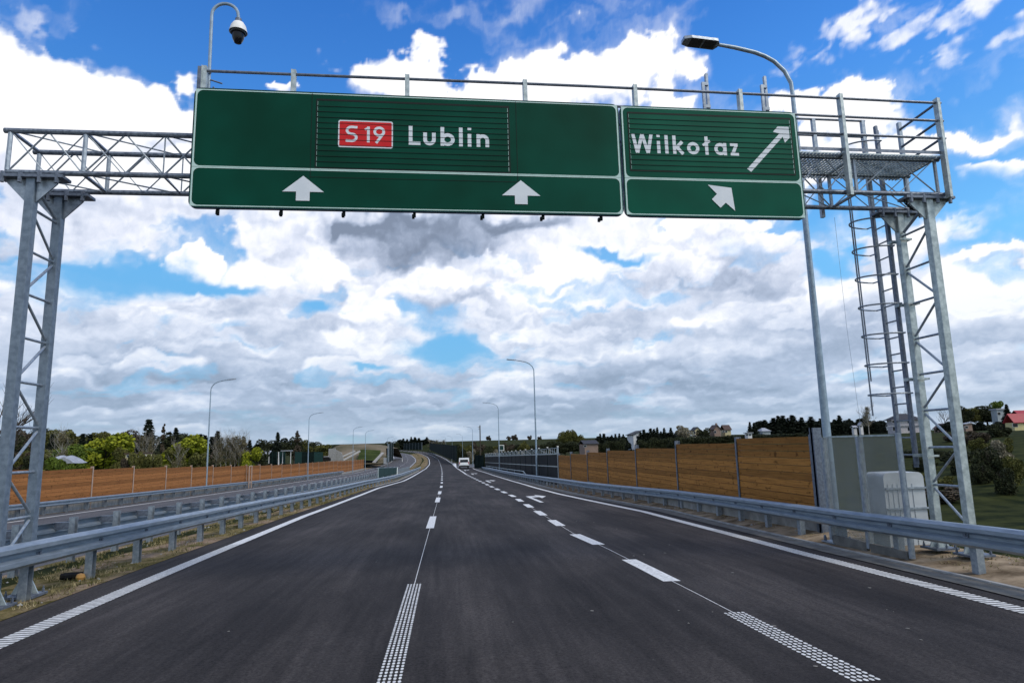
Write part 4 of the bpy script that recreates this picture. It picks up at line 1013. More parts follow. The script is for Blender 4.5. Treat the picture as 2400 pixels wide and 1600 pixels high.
# dark glazed barrier with lattice top (right, further on)
def glazed():
    pa = [(1310, 1050, 1063, 1093), (1135, 1065, 1070, 1083)]
    A = [PX(1308, 1049, 7.6), PX(1308, 1063, 7.6), PX(1308, 1093, 7.6)]; B = [PX(1137, 1064, 7.6), PX(1137, 1069.5, 7.6), PX(1137, 1083, 7.6)]
    t = thing('glazed_noise_wall', 'dark glazed noise wall with silver rails and an open lattice top, beyond the timber boards', 'noise wall', (7.6, A[0][1], surf(7.6, A[0][1])))
    n = 19; ya, yb = A[0][1]+.15, B[0][1]
    def L3(i, k): return A[k][2]+(B[k][2]-A[k][2])*i/n
    for i in range(n):
        y0, y1 = ya+(yb-ya)*i/n+.10, ya+(yb-ya)*(i+1)/n-.10; g = surf(7.6, y0)
        q = MB()
        zt0, zt1, zm0, zm1 = L3(i, 1), L3(i+1, 1), L3(i, 2), L3(i+1, 2)
        for a0, a1, b0, b1 in ((g, surf(7.6, y1), zm0-.04, zm1-.04), (zm0+.05, zm1+.05, zt0-.05, zt1-.05)):
            q.add([(7.57, y0, a0), (7.63, y0, a0), (7.63, y1, a1), (7.57, y1, a1), (7.57, y0, b0), (7.63, y0, b0), (7.63, y1, b1), (7.57, y1, b1)], [(3, 2, 1, 0), (4, 5, 6, 7), (0, 1, 5, 4), (1, 2, 6, 5), (2, 3, 7, 6), (3, 0, 4, 7)])
        q.build('dark_pane', 'dark_glass', t)
        q = MB(); q.beam((7.6, y0, zt0), (7.6, y1, zt1), .14, .08); q.beam((7.6, y0, zm0), (7.6, y1, zm1), .14, .07); q.build('silver_rail', 'galv_light', t)
        q = MB(); tp0, tp1 = L3(i, 0), L3(i+1, 0)
        q.beam((7.6, y0, tp0), (7.6, y1, tp1), .04, .04)
        for k in range(5):
            f = (k+.5)/5; q.beam((7.6, y0+(y1-y0)*f, zt0+(zt1-zt0)*f), (7.6, y0+(y1-y0)*f, tp0+(tp1-tp0)*f), .03, .02)
        q.beam((7.6, y0, zt0), (7.6, y1, tp1), .02, .02)
        q.build('lattice', 'galv', t)
    for i in range(n+1):
        y = ya+(yb-ya)*i/n; q = MB(); q.box(7.55, 7.65, y-.04, y+.04, surf(7.6, y)-.3, L3(i, 0)+.06); po = q.build('post', 'galv' if i == 0 else 'dark_acoustic', t)
        q = MB(); q.box(7.54, 7.66, y-.05, y+.05, L3(i, 0)+.062, L3(i, 0)+.13); q.build('post_cap', 'white', po)
glazed()
def panel_wall(name, label, cat, P0, P1, h0, h1, n, m_, pm='galv', gap=.1, pw=.11):
    """solid panel wall between two ground points"""
    t = thing(name, label, cat, (P0[0], P0[1], P0[2]))
    P0 = np.array(P0); P1 = np.array(P1)
    for i in range(n):
        a = P0+(P1-P0)*(i/n); b = P0+(P1-P0)*((i+1)/n); ha = h0+(h1-h0)*i/n; hb = h0+(h1-h0)*(i+1)/n
        q = MB(); d = (b-a)/np.linalg.norm(b-a)*gap; q2 = [a+d, b-d]; nrm = np.array([-(b-a)[1], (b-a)[0], 0]); nrm = nrm/np.linalg.norm(nrm)*.06
        vs = [q2[0]-nrm, q2[1]-nrm, q2[1]+nrm, q2[0]+nrm]; vt = [v+np.array([0, 0, h]) for v, h in zip(vs, (ha, hb, hb, ha))]; vs = [v-np.array([0, 0, .6]) for v in vs]
        q.add(vs+vt, [(3, 2, 1, 0), (4, 5, 6, 7), (0, 1, 5, 4), (1, 2, 6, 5), (2, 3, 7, 6), (3, 0, 4, 7)]); q.build('panel', m_, t)
    for i in range(n+1):
        a = P0+(P1-P0)*(i/n); h = h0+(h1-h0)*i/n; q = MB(); q.box(a[0]-pw, a[0]+pw, a[1]-pw, a[1]+pw, a[2]-.6, a[2]+h+.08); q.build('post', pm, t)
    return t
# dark green return wall left of the glazed wall
b0 = PY(1113, 1090, 132); b1 = PY(1133, 1090, 128); h = PY(1113, 1066, 132)[2]-b0[2]
panel_wall('acoustic_panel_wall', 'short dark green acoustic wall standing across the near end of the exit ramp', 'noise wall', b0, b1, h, h-.1, 2, 'dark_acoustic', 'dark_acoustic')
# tall dark green barrier between main road and ramp
a = terr(1071, 1079); a = PY(1071, 1078, 210); b = PY(1007, 1052, 520)
panel_wall('acoustic_panel_wall', 'tall dark green noise barrier along the right of the far bend', 'noise wall', a, b, PY(1071, 1044, 210)[2]-a[2], PY(1007, 1038, 520)[2]-b[2], 22, 'dark_acoustic', 'dark_acoustic')
a = PY(989, 1052.5, 540); b = PY(947, 1052, 600)
panel_wall('acoustic_panel_wall', 'dark green noise barrier facing the camera at the top of the far bend, left of the gap', 'noise wall', a, b, PY(989, 1036.5, 540)[2]-a[2], PY(947, 1038.5, 600)[2]-b[2], 6, 'dark_acoustic', 'galv')
a = PY(911, 1077, 195); b = PY(921, 1074, 212)
panel_wall('acoustic_panel_wall', 'narrow dark green barrier seen end on beside the opposite carriageway', 'noise wall', a, b, PY(911, 1040, 195)[2]-a[2], PY(921, 1037, 212)[2]-b[2], 2, 'dark_acoustic', 'galv')
# green screen gate in the median
a = PX(886, 1118, -6.2); b = PX(930, 1108, -6.2)
def screen():
    z0, z1 = a[2]-.15, b[2]-.15; ht0 = PX(886, 1097, -6.2)[2]-z0; ht1 = PX(930, 1096, -6.2)[2]-z1
    t = thing('median_gate', 'dark green mesh gate panel with pale posts in the median rail', 'gate', (a[0], a[1], z0))
    q = MB(); n = 4
    for i in range(n):
        y0 = a[1]+(b[1]-a[1])*i/n+.06; y1 = a[1]+(b[1]-a[1])*(i+1)/n-.06; f = i/n; zz = z0+(z1-z0)*f; hh = ht0+(ht1-ht0)*f
        q.box(-6.22, -6.18, y0, y1, zz, zz+hh)
    q.build('mesh_panel', 'teal', t)
    for i, (y, zz, hh) in enumerate(((a[1], z0, ht0), (b[1], z1, ht1))):
        q = MB(); q.tube([(-6.2, y, zz-.6), (-6.2, y+(.0 if i == 0 else .8), zz+hh+.05)], .05, 8); q.build('post', 'galv_light', t)
    q = MB(); q.tube([(-6.2, a[1], z0+ht0+.04), (-6.2, b[1]+.8, z1+ht1+.04)], .03, 6); q.build('top_bar', 'galv', t)
screen()

# hazy glass wall beside the gantry
def glass_wall():
    ps = [(7.08, 9.72), (7.08, 10.72), (7.08, 11.80)]; top = 1.76
    t = thing('glass_noise_wall', 'two hazy acrylic panels of a noise wall between the street lamp and the gantry leg', 'noise wall', (7.08, 9.72, surf(7.08, 9.72)))
    for i in range(2):
        q = MB(); q.box(7.06, 7.085, ps[i][1]+.05, ps[i+1][1]-.05, .0, top); q.build('acrylic_panel', 'frosted', t)
        q = MB(); q.box(7.05, 7.095, ps[i][1]+.05, ps[i+1][1]-.05, top+.002, top+.03); q.build('top_strip', 'galv_light', t)
        q = MB(); q.box(7.04, 7.10, ps[i][1]+.05, ps[i+1][1]-.05, -.25, -.01); q.build('concrete_plinth', 'gutter', t)
    q = MB(); q.tube([(7.08, ps[0][1], -.1), (7.08, ps[0][1], top+.05)], .045, 12); q.build('post', 'galv', t, True)
    for i in (1, 2):
        q = MB(); q.box(7.03, 7.13, ps[i][1]-.035, ps[i][1]+.035, -.1, top+.01); q.build('post', 'galv', t)
glass_wall()
# pale cabinet behind the glass
def cabinet():
    x0, x1, y0, y1 = PY(2026, 1110, 11.2)[0], PY(2163, 1110, 10.7)[0], 10.7, 11.2; z0, z1 = -.35, PY(2100, 1107, 10.7)[2]
    t = thing('equipment_cabinet', 'pale grey ribbed equipment cabinet with rounded top edge behind the hazy glass', 'cabinet', ((x0+x1)/2, (y0+y1)/2, z0))
    r = .10; prof = [(x0, z0)]+[(x0+r-r*math.cos(R(a)), z1-r+r*math.sin(R(a))) for a in range(0, 91, 15)]+[(x1-r+r*math.sin(R(a)), z1-r+r*math.cos(R(a))) for a in range(0, 91, 15)]+[(x1, z0)]
    q = MB(); q.polyxz(prof[::-1], y0, y1); q.build('body', 'cabinet', t, True)
    for z in (.18, .52, .86):
        q = MB(); q.box(x0+.01, x1+.05, y0-.03, y0-.004, z, z+.03); q.build('strap', 'galv', t)
    q = MB()
    for k in range(6): q.box(x0+.06+k*.09, x0+.07+k*.09, y0-.010, y0-.003, z0+.1, .95)
    q.build('front_rib', 'cabinet', t)
    q = MB(); q.box(x0-.02, x1+.02, y0-.02, y1+.02, z0-.3, z0-.002); q.build('footing', 'concrete', t)
cabinet()

# ------------------------------------------------------------------ white van
def van():
    p = terr(1088, 1097.5); X, Y, Z = p; s = 23.5*Y/F_PX/2.0; print('van', p, s)
    t = thing('van', 'small white van seen from behind, driving up the exit ramp', 'van', (X, Y, Z)); w = 1.0*s; h = 2.02*s; L_ = 4.4*s
    z0 = Z+.30*s
    prof = [(0, 0, .0), (0.05, 0, .1)]
    q = MB()   # body as side profile extruded, shoulders pulled in
    side = [(0, z0), (-.06*s, z0+.45*s), (.02*s, Z+1.12*s), (.22*s, Z+h), (2.9*s, Z+h), (3.5*s, Z+1.25*s), (L_, Z+1.02*s), (L_, z0)]
    def inset(z): return w*(1-.10*max(0, (z-(Z+1.1*s))/(h)))
    n = len(side); vs = [(X-inset(z), Y+y, z) for y, z in side]+[(X+inset(z), Y+y, z) for y, z in side]
    q.add(vs, [tuple(range(n)), tuple(range(2*n-1, n-1, -1))]+[(i, (i+1) % n, (i+1) % n+n, i+n) for i in range(n)]); q.build('body', 'car_white', t)
    def rq(x0, x1, za, zb2, dy, name, m_, th=.02):   # panel lying on the tail
        q = MB(); ya = Y+np.interp(za, [z0, z0+.45*s, Z+1.12*s, Z+h], [0, -.06*s, .02*s, .22*s])-dy; yb = Y+np.interp(zb2, [z0, z0+.45*s, Z+1.12*s, Z+h], [0, -.06*s, .02*s, .22*s])-dy
        q.add([(X+x0, ya, za), (X+x1, ya, za), (X+x1*.94, yb, zb2), (X+x0*.94, yb, zb2), (X+x0, ya+th, za), (X+x1, ya+th, za), (X+x1*.94, yb+th, zb2), (X+x0*.94, yb+th, zb2)], [(0, 1, 2, 3), (7, 6, 5, 4), (0, 4, 5, 1), (1, 5, 6, 2), (2, 6, 7, 3), (3, 7, 4, 0)])
        return q.build(name, m_, t)
    rq(-.80*w, .80*w, Z+1.2*s, Z+1.72*s, .03, 'rear_window', 'window')
    rq(-.30*w, .30*w, Z+.72*s, Z+.86*s, .03, 'number_plate', 'letter')
    for sx in (-1, 1): rq(*sorted((sx*.84*w, sx*.98*w)), Z+.85*s, Z+1.3*s, .03, 'tail_light', 'red_lens')
    q = MB(); q.box(X-w*1.0, X+w*1.0, Y-.14*s, Y+.05*s, Z+.34*s, Z+.58*s); q.build('bumper', 'rubber', t)
    for sx in (-1, 1):
        for yy in (.75*s, 3.5*s):
            q = MB(); xx = X+sx*w*.84; q.tube([(xx-.12*s, Y+yy, Z+.33*s), (xx+.12*s, Y+yy, Z+.33*s)], .33*s, 16); q.build('wheel', 'rubber', t)
        q = MB(); q.box(X+sx*w*1.0-.02, X+sx*w*1.0+.02+sx*.14, Y+2.9*s, Y+3.0*s, Z+1.15*s, Z+1.38*s) if sx > 0 else q.box(X-w-.16, X-w+.02, Y+2.9*s, Y+3.0*s, Z+1.15*s, Z+1.38*s); q.build('wing_mirror', 'rubber', t)
van()

# ------------------------------------------------------------------ utility pole, small sign, markers
def upole():
    Yd = 150; b = PY(1126, 1068, Yd); tp = PY(1123.5, 996, Yd); g = surf(b[0], Yd)
    t = thing('utility_pole', 'dark wooden utility pole with a small crossarm rising above the exit ramp', 'utility pole', (b[0], Yd, g))
    q = MB(); q.tube([(b[0], Yd, g-.5), (b[0], Yd, tp[2])], [.17, .12], 10); q.build('pole', 'bark', t)
    q = MB(); q.beam((b[0]-.45, Yd, tp[2]-.5), (b[0]+.1, Yd, tp[2]-.5), .1, .1); q.beam((b[0]-.4, Yd, tp[2]-.9), (b[0]+.1, Yd, tp[2]-.9), .08, .08); q.build('crossarm', 'bark', t)
    q = MB()
    for x in (-.42, -.2): q.lathe([(.03, 0), (.05, .06), (.04, .14), (.02, .18)], (b[0]+x, Yd, tp[2]-.45), 8)
    q.build('insulator', 'white', t)
upole()
def small_sign():
    Yd = 102; c0 = PY(1170, 1056, Yd); c1 = PY(1181.5, 1042, Yd); g = surf(c0[0], Yd)
    t = thing('road_sign', 'small square framed road sign beside the street lamp above the glazed wall', 'road sign', (c0[0], Yd, g))
    q = MB(); q.box(c0[0], c1[0], Yd, Yd+.05, c0[2], c1[2]); q.build('panel', 'white', t)
    q = MB(); q.box(c0[0]+.10, c1[0]-.10, Yd-.02, Yd-.004, c0[2]+.1, c1[2]-.1); q.build('field', 'teal', t)
    q = MB(); q.tube([((c0[0]+c1[0])/2, Yd+.1, g-.2), ((c0[0]+c1[0])/2, Yd+.1, c1[2])], .05, 8); q.build('post', 'galv', t)
small_sign()
for i, (px, py, lab) in enumerate(((1059, 1086, 'white marker post at the tip of the gore before the van'), (943, 1082, 'white marker post on the inside of the opposite bend'), (713, 1113, 'small pale post before the long timber wall'))):
    p = terr(px, py); s = max(.5, p[1]*.007)
    if p[1] > 500: continue
    t = thing('marker_post', lab, 'marker post', tuple(p)); q = MB(); w = .06*s; q.box(p[0]-w, p[0]+w, p[1]-w, p[1]+w, p[2]-.1, p[2]+.95*s); q.build('post', 'white', t)
    q = MB(); q.box(p[0]-w*1.05, p[0]+w*1.05, p[1]-w*1.1, p[1]+w*1.1, p[2]+.70*s, p[2]+.80*s); q.build('reflector', 'rubber', t)

# rubbish behind the left rail
p = PX(172, 1310, -5.75)
t = thing('litter', 'dark bundle with an orange ball of foam lying in the grass behind the left rail', 'litter', (p[0], p[1], surf(p[0], p[1])))
q = MB(); g = t.location[2]
for k in range(7):
    a = R(k*51); q.tube([(p[0]-.16+.02*k, p[1]+.05*math.sin(a), g+.06), (p[0]+.16, p[1]+.06*math.cos(a), g+.07+.01*(k % 3))], [.05, .035], 7)
q.build('bundle', 'rubber', t)
q = MB(); q.lathe([(.0, 0), (.05, .015), (.065, .055), (.05, .10), (0, .115)], (p[0]+.17, p[1]-.09, g+.0), 14); q.build('ball', 'orange', t, True)
q = MB(); q.tube([(p[0]+.16, p[1], g+.10), (p[0]+.27, p[1]+.03, g+.17)], .012, 5); q.build('stick', 'birch_bark', t)

# ------------------------------------------------------------------ ground cover
def tufts(name, label, n, xr, yr, hmin, hmax, m_, dens=None):
    q = MB(); k = 0
    while k < n:
        Y = yr[0]+(yr[1]-yr[0])*random.random()**1.6; u = random.uniform(*xr(Y)); k += 1
        x = float(xl(Y))+u
        if math.sin(x*3.1+Y*1.7)+math.sin(Y*2.3-x)*.8+random.uniform(-1, 1) < -.1: continue
        z = gz(u, Y); 
        for j in range(5):
            a = random.uniform(0, 6.28); h = random.uniform(hmin, hmax); b = random.uniform(.02, .07); w = .004+h*.05
            dx, dy = math.cos(a), math.sin(a); x0, y0 = x+random.uniform(-.04, .04), Y+random.uniform(-.04, .04)
            q.add([(x0-dy*w, y0+dx*w, z), (x0+dy*w, y0-dx*w, z), (x0+dx*b, y0+dy*b, z+h)], [(0, 1, 2)])
    return tag(q.build(name, m_), label, 'grass', kind='stuff')
M['straw'] = mat('dry_grass', (.36, .29, .16), .9, color2=(.10, .10, .030), scale=1.4)
M['fresh'] = mat('green_grass', (.075, .085, .020), .9, color2=(.13, .11, .04), scale=1.6)
tufts('grass', 'dry grass tufts in the median under the left rails', 9000, lambda Y: (-9.0, uL(Y)-.66), (3, 42), .02, .07, 'straw')
tufts('grass', 'greener grass tufts along the median edge', 2000, lambda Y: (-8.6, uL(Y)-.68), (3, 40), .02, .09, 'fresh')
tufts('grass', 'sparse grass on the right soil verge', 1600, lambda Y: (uR(Y)+1.1, 9.3), (3, 30), .02, .06, 'straw')
q = MB()
for k in range(900):
    Y = 3+30*random.random()**1.5
    if random.random() < .6: u = random.uniform(uR(Y)+1.06, 9.2)
    else: u = random.uniform(-8.5, uL(Y)-.68)
    x = float(xl(Y))+u; s = random.uniform(.008, .026)*(2.0 if random.random() < .08 else 1); z = gz(u, Y)
    q.add([(x+s, Y, z+s*.3), (x, Y+s*.8, z+s*.3), (x-s, Y, z+s*.3), (x, Y-s*.8, z+s*.3), (x, Y, z+s), (x, Y, z-s*.3)], [(0, 1, 4), (1, 2, 4), (2, 3, 4), (3, 0, 4), (1, 0, 5), (2, 1, 5), (3, 2, 5), (0, 3, 5)])
tag(q.build('stones', 'gravel' if 'gravel' in M else 'concrete'), 'small pale stones scattered on the verges', 'stones', kind='stuff')
# flecks of mud and grit on the carriageway
q = MB()
for k in range(55):
    Y = 4.5+22*random.random()**1.4; u = random.uniform(uL(Y)+.3, uR(Y)-.2)
    if random.random() < .6: u = random.uniform(3.2, 5.8)
    x = float(xl(Y))+u; z = gz(u, Y)+.005; s = random.uniform(.006, .024)
    n = 7; q.add([(x+s*random.uniform(.6, 1.3)*math.cos(6.283*i/n), Y+s*random.uniform(.6, 1.3)*math.sin(6.283*i/n), z) for i in range(n)]+[(x, Y, z+.006)], [(i, (i+1) % n, n) for i in range(n)])
M['mud'] = mat('dried_mud', (.17, .165, .155), .9, var=.2); tag(q.build('grit', 'mud'), 'pale lumps of dried mud on the carriageway', 'mud', kind='stuff')

# ------------------------------------------------------------------ trees
def crown_mesh(kind, h, r, n, seed):
    rnd = random.Random(seed); q = MB()
    def leafq(x, y, z, s):
        a = rnd.uniform(0, 6.28); t = rnd.uniform(-.9, .9); dx, dy = math.cos(a)*s, math.sin(a)*s
        ux, uy, uz = -math.sin(a)*math.sin(t)*s*.7, math.cos(a)*math.sin(t)*s*.7, math.cos(t)*s*.7
        q.add([(x-dx, y-dy, z), (x+ux*1.1, y+uy*1.1, z+uz), (x+dx, y+dy, z), (x-ux, y-uy, z-uz)], [(0, 1, 2, 3)])
    if kind == 'conifer':
        z = .08*h; 
        while z < h:
            f = 1-(z-.08*h)/(.92*h); rr = r*f**.85+.03; nb = max(5, int(11*f+4)); a0 = rnd.uniform(0, 6.28)
            for b in range(nb):
                a = a0+6.283*b/nb+rnd.uniform(-.25, .25); ln = rr*rnd.uniform(.65, 1.1); m_ = max(3, int(ln/.16))
                for k in range(m_):
                    s = (k+1)/m_; x, y = ln*s*math.cos(a), ln*s*math.sin(a)
                    for _ in range(2): leafq(x+rnd.uniform(-.12, .12), y+rnd.uniform(-.12, .12), z-.28*ln*s+rnd.uniform(-.14, .16), .34*(1.15-.5*s))
            z += h*.045
        return q
    blobs_ = []
    nbq = {'broad': 14, 'bush': 12, 'birch': 18, 'poplar': 14, 'bare': 0}.get(kind, 12)
    for i in range(nbq):
        a = rnd.uniform(0, 6.28); 
        if kind == 'poplar': z = rnd.uniform(.15, .95)*h; d = rnd.uniform(0, .35)*r*(1-.5*abs(z/h-.5)); br = r*rnd.uniform(.45, .75)*(1.05-(z/h)**3)
        elif kind == 'birch': z = rnd.uniform(.35, .95)*h; d = rnd.uniform(.1, .75)*r*(1.25-z/h); br = r*rnd.uniform(.22, .42)
        elif kind == 'bush': z = rnd.uniform(.15, .78)*h; d = rnd.uniform(.2, .75)*r; br = r*rnd.uniform(.30, .5)
        else: z = rnd.uniform(.42, .86)*h; d = rnd.uniform(.1, .7)*r*math.sin(min(1, (1.05-z/h)*2.4)*1.57); br = r*rnd.uniform(.28, .5)
        blobs_.append((d*math.cos(a), d*math.sin(a), z, br))
    for k in range(n):
        bx, by, bz, br = blobs_[rnd.randrange(nbq)]
        th = rnd.uniform(0, 6.28); ph = math.acos(rnd.uniform(-1, 1)); rr = br*rnd.uniform(.45, 1.0)**.5*(1.0 if kind != 'birch' else rnd.uniform(.5, 1.3))
        leafq(bx+rr*math.sin(ph)*math.cos(th), by+rr*math.sin(ph)*math.sin(th), bz+rr*math.cos(ph)*.85, rnd.uniform(.13, .30) if kind != 'birch' else rnd.uniform(.06, .14))
    return q
def trunk_mesh(h, r, kind, seed):
    rnd = random.Random(seed+99); q = MB()
    def br(p, d, ln, rad, depth):
        pts = [p]; dd = Vector(d).normalized(); c = Vector(p)
        for i in range(3):
            dd = (dd+Vector((rnd.uniform(-.18, .18), rnd.uniform(-.18, .18), rnd.uniform(-.05, .15)))).normalized(); c = c+dd*ln/3; pts.append(tuple(c))
        q.tube(pts, [rad, rad*.8, rad*.6, rad*.35], 5 if depth else 8, False)
        if depth < (3 if kind in ('bare', 'birch') else 2):
            for k in range(4 if kind in ('bare', 'birch') else 3):
                a = rnd.uniform(0, 6.28); i = rnd.choice((1, 2, 3)); nd = (dd*(.9 if kind != 'birch' else 1.5)+Vector((math.cos(a), math.sin(a), rnd.uniform(.0, .5)))*.8)
                br(pts[i], nd, ln*rnd.uniform(.5, .68), rad*.45, depth+1)
    if kind in ('conifer', 'poplar'):
        q.tube([(0, 0, -.5), (0, 0, h*.5), (0, 0, h*.97)], [r, r*.6, r*.12], 8, False)
    else:
        q.tube([(0, 0, -.5), (.05, 0, h*.25), (0, .08, h*(.45 if kind != 'birch' else .75))], [r, r*.85, r*.5], 8, False)
        for z in ((.22, .32, .40, .45) if kind != 'birch' else (.3, .42, .52, .62, .70, .74)):
            for k in range(2 if kind != 'bare' else 3):
                a = rnd.uniform(0, 6.28); br((0, .03, h*z), (math.cos(a)*.8, math.sin(a)*.8, .75), h*rnd.uniform(.22, .34), r*.35, 1)
    return q
PROTO = {}
def tree(kind, leafm, X, Y, h, w, label, group, name=None, var=0, z=None):
    """h,w in metres; prototypes are 10 m high"""
    base = {'conifer': (10, 2.1, 0), 'broad': (10, 4.2, 5200), 'bush': (6, 3.6, 4200), 'birch': (10, 2.4, 2600), 'poplar': (10, 1.3, 2600), 'bare': (10, 4, 0)}[kind]
    key = (kind, leafm, var); Z = surf(X, Y)-.1 if z is None else z
    nm = name or {'conifer': 'conifer_tree', 'broad': 'deciduous_tree', 'bush': 'bush', 'birch': 'birch_tree', 'poplar': 'poplar_tree', 'bare': 'bare_tree'}[kind]
    cat = {'bush': 'bush'}.get(kind, 'tree')
    if key not in PROTO:
        t = thing(nm, label, cat, (0, 0, 0), group)
        trunk_mesh(base[0], .16 if kind in ('conifer', 'birch', 'poplar') else .24, kind, var*7+hash(kind) % 5 if False else var*7+len(kind)).build('trunk', 'birch_bark' if kind == 'birch' else 'bark', t, True, world=False)
        if kind != 'bare': crown_mesh(kind, base[0], base[1], base[2], var*13+len(leafm)).build('crown', leafm, t, world=False)
        PROTO[key] = t; o = t
    else:
        o = copy_tree(PROTO[key], (0, 0, 0), None, None, label, group); o.name = nm
    o.location = (X, Y, Z); s = h/base[0]; sw = w/(2*base[1]); o.scale = (sw, sw, s); o.rotation_euler = (0, 0, random.uniform(0, 6.28))
    return o
def tree_px(kind, leafm, px, ptop, wpx, Y, label, group=None, var=0, pbase=None, name=None):
    """place by the direction it is seen in and its distance"""
    X = PY(px, 1050, Y)[0]; g = surf(X, Y) if pbase is None else PY(px, pbase, Y)[2]; g = min(g, PY(px, ptop, Y)[2]-2)
    if kind == 'conifer' and group: ptop += random.uniform(-3, 4.5); wpx *= random.uniform(.8, 1.6); var = random.randrange(4)
    h = PY(px, ptop, Y)[2]-g; w = wpx*Y/F_PX*(1.75 if kind == 'conifer' else 1.32)
    return tree(kind, leafm, X, Y, h, w, label, group, name, var, g-.1)
G1 = 'wood behind the long timber wall'
# back row of the left wood: dark mass
for i, (px, pt, w, kd, lf) in enumerate([(20, 1010, 70, 'broad', 'leaf_dark'), (62, 1000, 60, 'broad', 'leaf_brown'), (105, 1002, 60, 'broad', 'leaf_dark'), (140, 1000, 65, 'broad', 'leaf_olive'), (175, 1007, 60, 'broad', 'leaf_olive'),
      (205, 1016, 50, 'broad', 'leaf_dark'), (233, 1008, 56, 'broad', 'leaf_olive'), (262, 1004, 60, 'broad', 'leaf_olive'), (292, 1007, 50, 'broad', 'leaf_brown'), (318, 1016, 50, 'broad', 'leaf_brown'),
      (395, 1012, 50, 'broad', 'leaf_dark'), (428, 1014, 56, 'broad', 'leaf_dark'), (460, 1012, 60, 'broad', 'leaf_dark')]):
    d = {'leaf_dark': 'dark', 'leaf_olive': 'olive-topped', 'leaf_brown': 'brownish leafless'}[lf]
    tree_px(kd, lf, px, pt, w, 235+9*(i % 3), f'{d} broad tree at the back of the left wood', f'{d} trees at the back of the left wood', i % 3)
for i, (px, pt, w) in enumerate([(346, 980, 42), (480, 1022, 26), (497, 1018, 26), (508, 1010, 20), (545, 1020, 24), (570, 1024, 22), (585, 1030, 22), (604, 1036, 24), (192, 1018, 26), (210, 1015, 24), (468, 1014, 22), (410, 1003, 22), (120, 1018, 26)]):
    if i == 0: tree_px('conifer', 'leaf_conifer', px, pt, w, 200, 'tallest dark spruce standing above the left wood', G1, 0)
    else: tree_px('conifer', 'leaf_conifer', px, pt, w, 225, 'dark conifer among the trees of the left wood', G1, i % 2)
tree_px('poplar', 'leaf_brown', 381, 986, 12, 205, 'slender brown poplar right of the tallest spruce', G1, 0)
tree_px('poplar', 'leaf_dark', 398, 1004, 22, 208, 'slim dark tree beside the slender brown poplar', G1, 1)
# bright spring willows
for px, pt, w, lf, lab in [(248, 1014, 98, 'leaf_bright', 'large bright yellow-green willow right of the pale heap'), (200, 1032, 90, 'leaf_green', 'mid green willow left of the large bright willow'), (172, 1040, 44, 'leaf_green', 'low green willow beside the pale tent-like heap'), (285, 1040, 40, 'leaf_olive', 'olive bush leaning on the right of the large willow'),
      (440, 1018, 84, 'leaf_bright', 'bright yellow-green willow left of the tall street lamp'), (412, 1040, 40, 'leaf_olive', 'olive shrub below the second bright willow'), (585, 1046, 40, 'leaf_bright', 'small yellow-green bush at the right end of the birches'), (470, 1052, 40, 'leaf_olive', 'low olive bush at the foot of the street lamp'), (362, 1056, 34, 'leaf_olive', 'low shrub right of the cream ruin'), (322, 1050, 34, 'leaf_olive', 'shrub growing before the cream ruin'), (297, 1066, 26, 'leaf_brown', 'brown scrub before the cream outbuilding'), (340, 1070, 26, 'leaf_olive', 'low scrub hiding the foot of the cream ruin'), (130, 1062, 44, 'leaf_green', 'green scrub between the polythene heap and the willows')]:
    Yd = (110 if pt > 1049 else 150) if pt > 1038 else 165
    tree_px('bush', lf, px, pt, w, Yd, lab, None, hash(lab) % 1)
for i in range(22): tree_px('bush', ['leaf_dark', 'leaf_olive', 'leaf_brown'][i % 3], 10+i*28, 1046+(i % 4)*3, 46, 190, {'leaf_dark': 'dark undergrowth bush in the left wood', 'leaf_olive': 'olive undergrowth bush in the left wood', 'leaf_brown': 'brown undergrowth bush in the left wood'}[['leaf_dark', 'leaf_olive', 'leaf_brown'][i % 3]], 'undergrowth of the left wood', i % 2)
# birches
for i, (px, pt, w, Yd, lab) in enumerate([(146, 1010, 36, 140, 'single pale birch before the left wood, left of the willows'), (335, 1020, 24, 150, 'thin birch left of the cream ruin top'), (352, 1022, 22, 150, 'thin birch directly behind the cream ruin'), (418, 1036, 22, 140, 'thin birch before the second bright willow')]):
    tree_px('birch', 'leaf_birch', px, pt, w, Yd, lab, None, i % 3)
for i, (px, pt, w) in enumerate([(508, 1030, 22), (519, 1022, 24), (531, 1018, 24), (541, 1024, 22), (552, 1020, 26), (561, 1018, 28), (571, 1026, 22)]):
    tree_px('birch', 'leaf_birch', px, pt, w, 150, 'pale birch in the close group right of the tall street lamp', 'birches right of the tall street lamp', i % 3)
# bare tree at the left edge
tree_px('bare', 'leaf_brown', 10, 850, 130, 62, 'large leafless tree behind the left gantry leg', None, 0)
# trees behind the green screens
G2 = 'trees behind the green screens'
for i, (px, pt, w, kd, lf, lab) in enumerate([(612, 1024, 34, 'broad', 'leaf_dark', 0), (640, 1030, 40, 'broad', 'leaf_dark', 0), (665, 1022, 40, 'broad', 'leaf_conifer', 0), (690, 1018, 40, 'broad', 'leaf_dark', 0), (712, 1026, 36, 'broad', 'leaf_olive', 0), (735, 1034, 40, 'broad', 'leaf_dark', 0), (760, 1038, 44, 'broad', 'leaf_olive', 0), (780, 1043, 40, 'broad', 'leaf_dark', 0)]):
    tree_px(kd, lf, px, pt, w, 260+8*(i % 3), {'leaf_dark': 'dark rounded tree behind the green screens', 'leaf_conifer': 'near-black dense tree behind the green screens', 'leaf_olive': 'olive rounded tree behind the green screens'}[lf], G2, i % 3)
tree_px('conifer', 'leaf_conifer', 650, 1012, 22, 240, 'single pointed spruce above the green screens', None, 1)
tree_px('poplar', 'leaf_brown', 696, 1004, 18, 250, 'greyish leafless poplar above the green screens', None, 0)
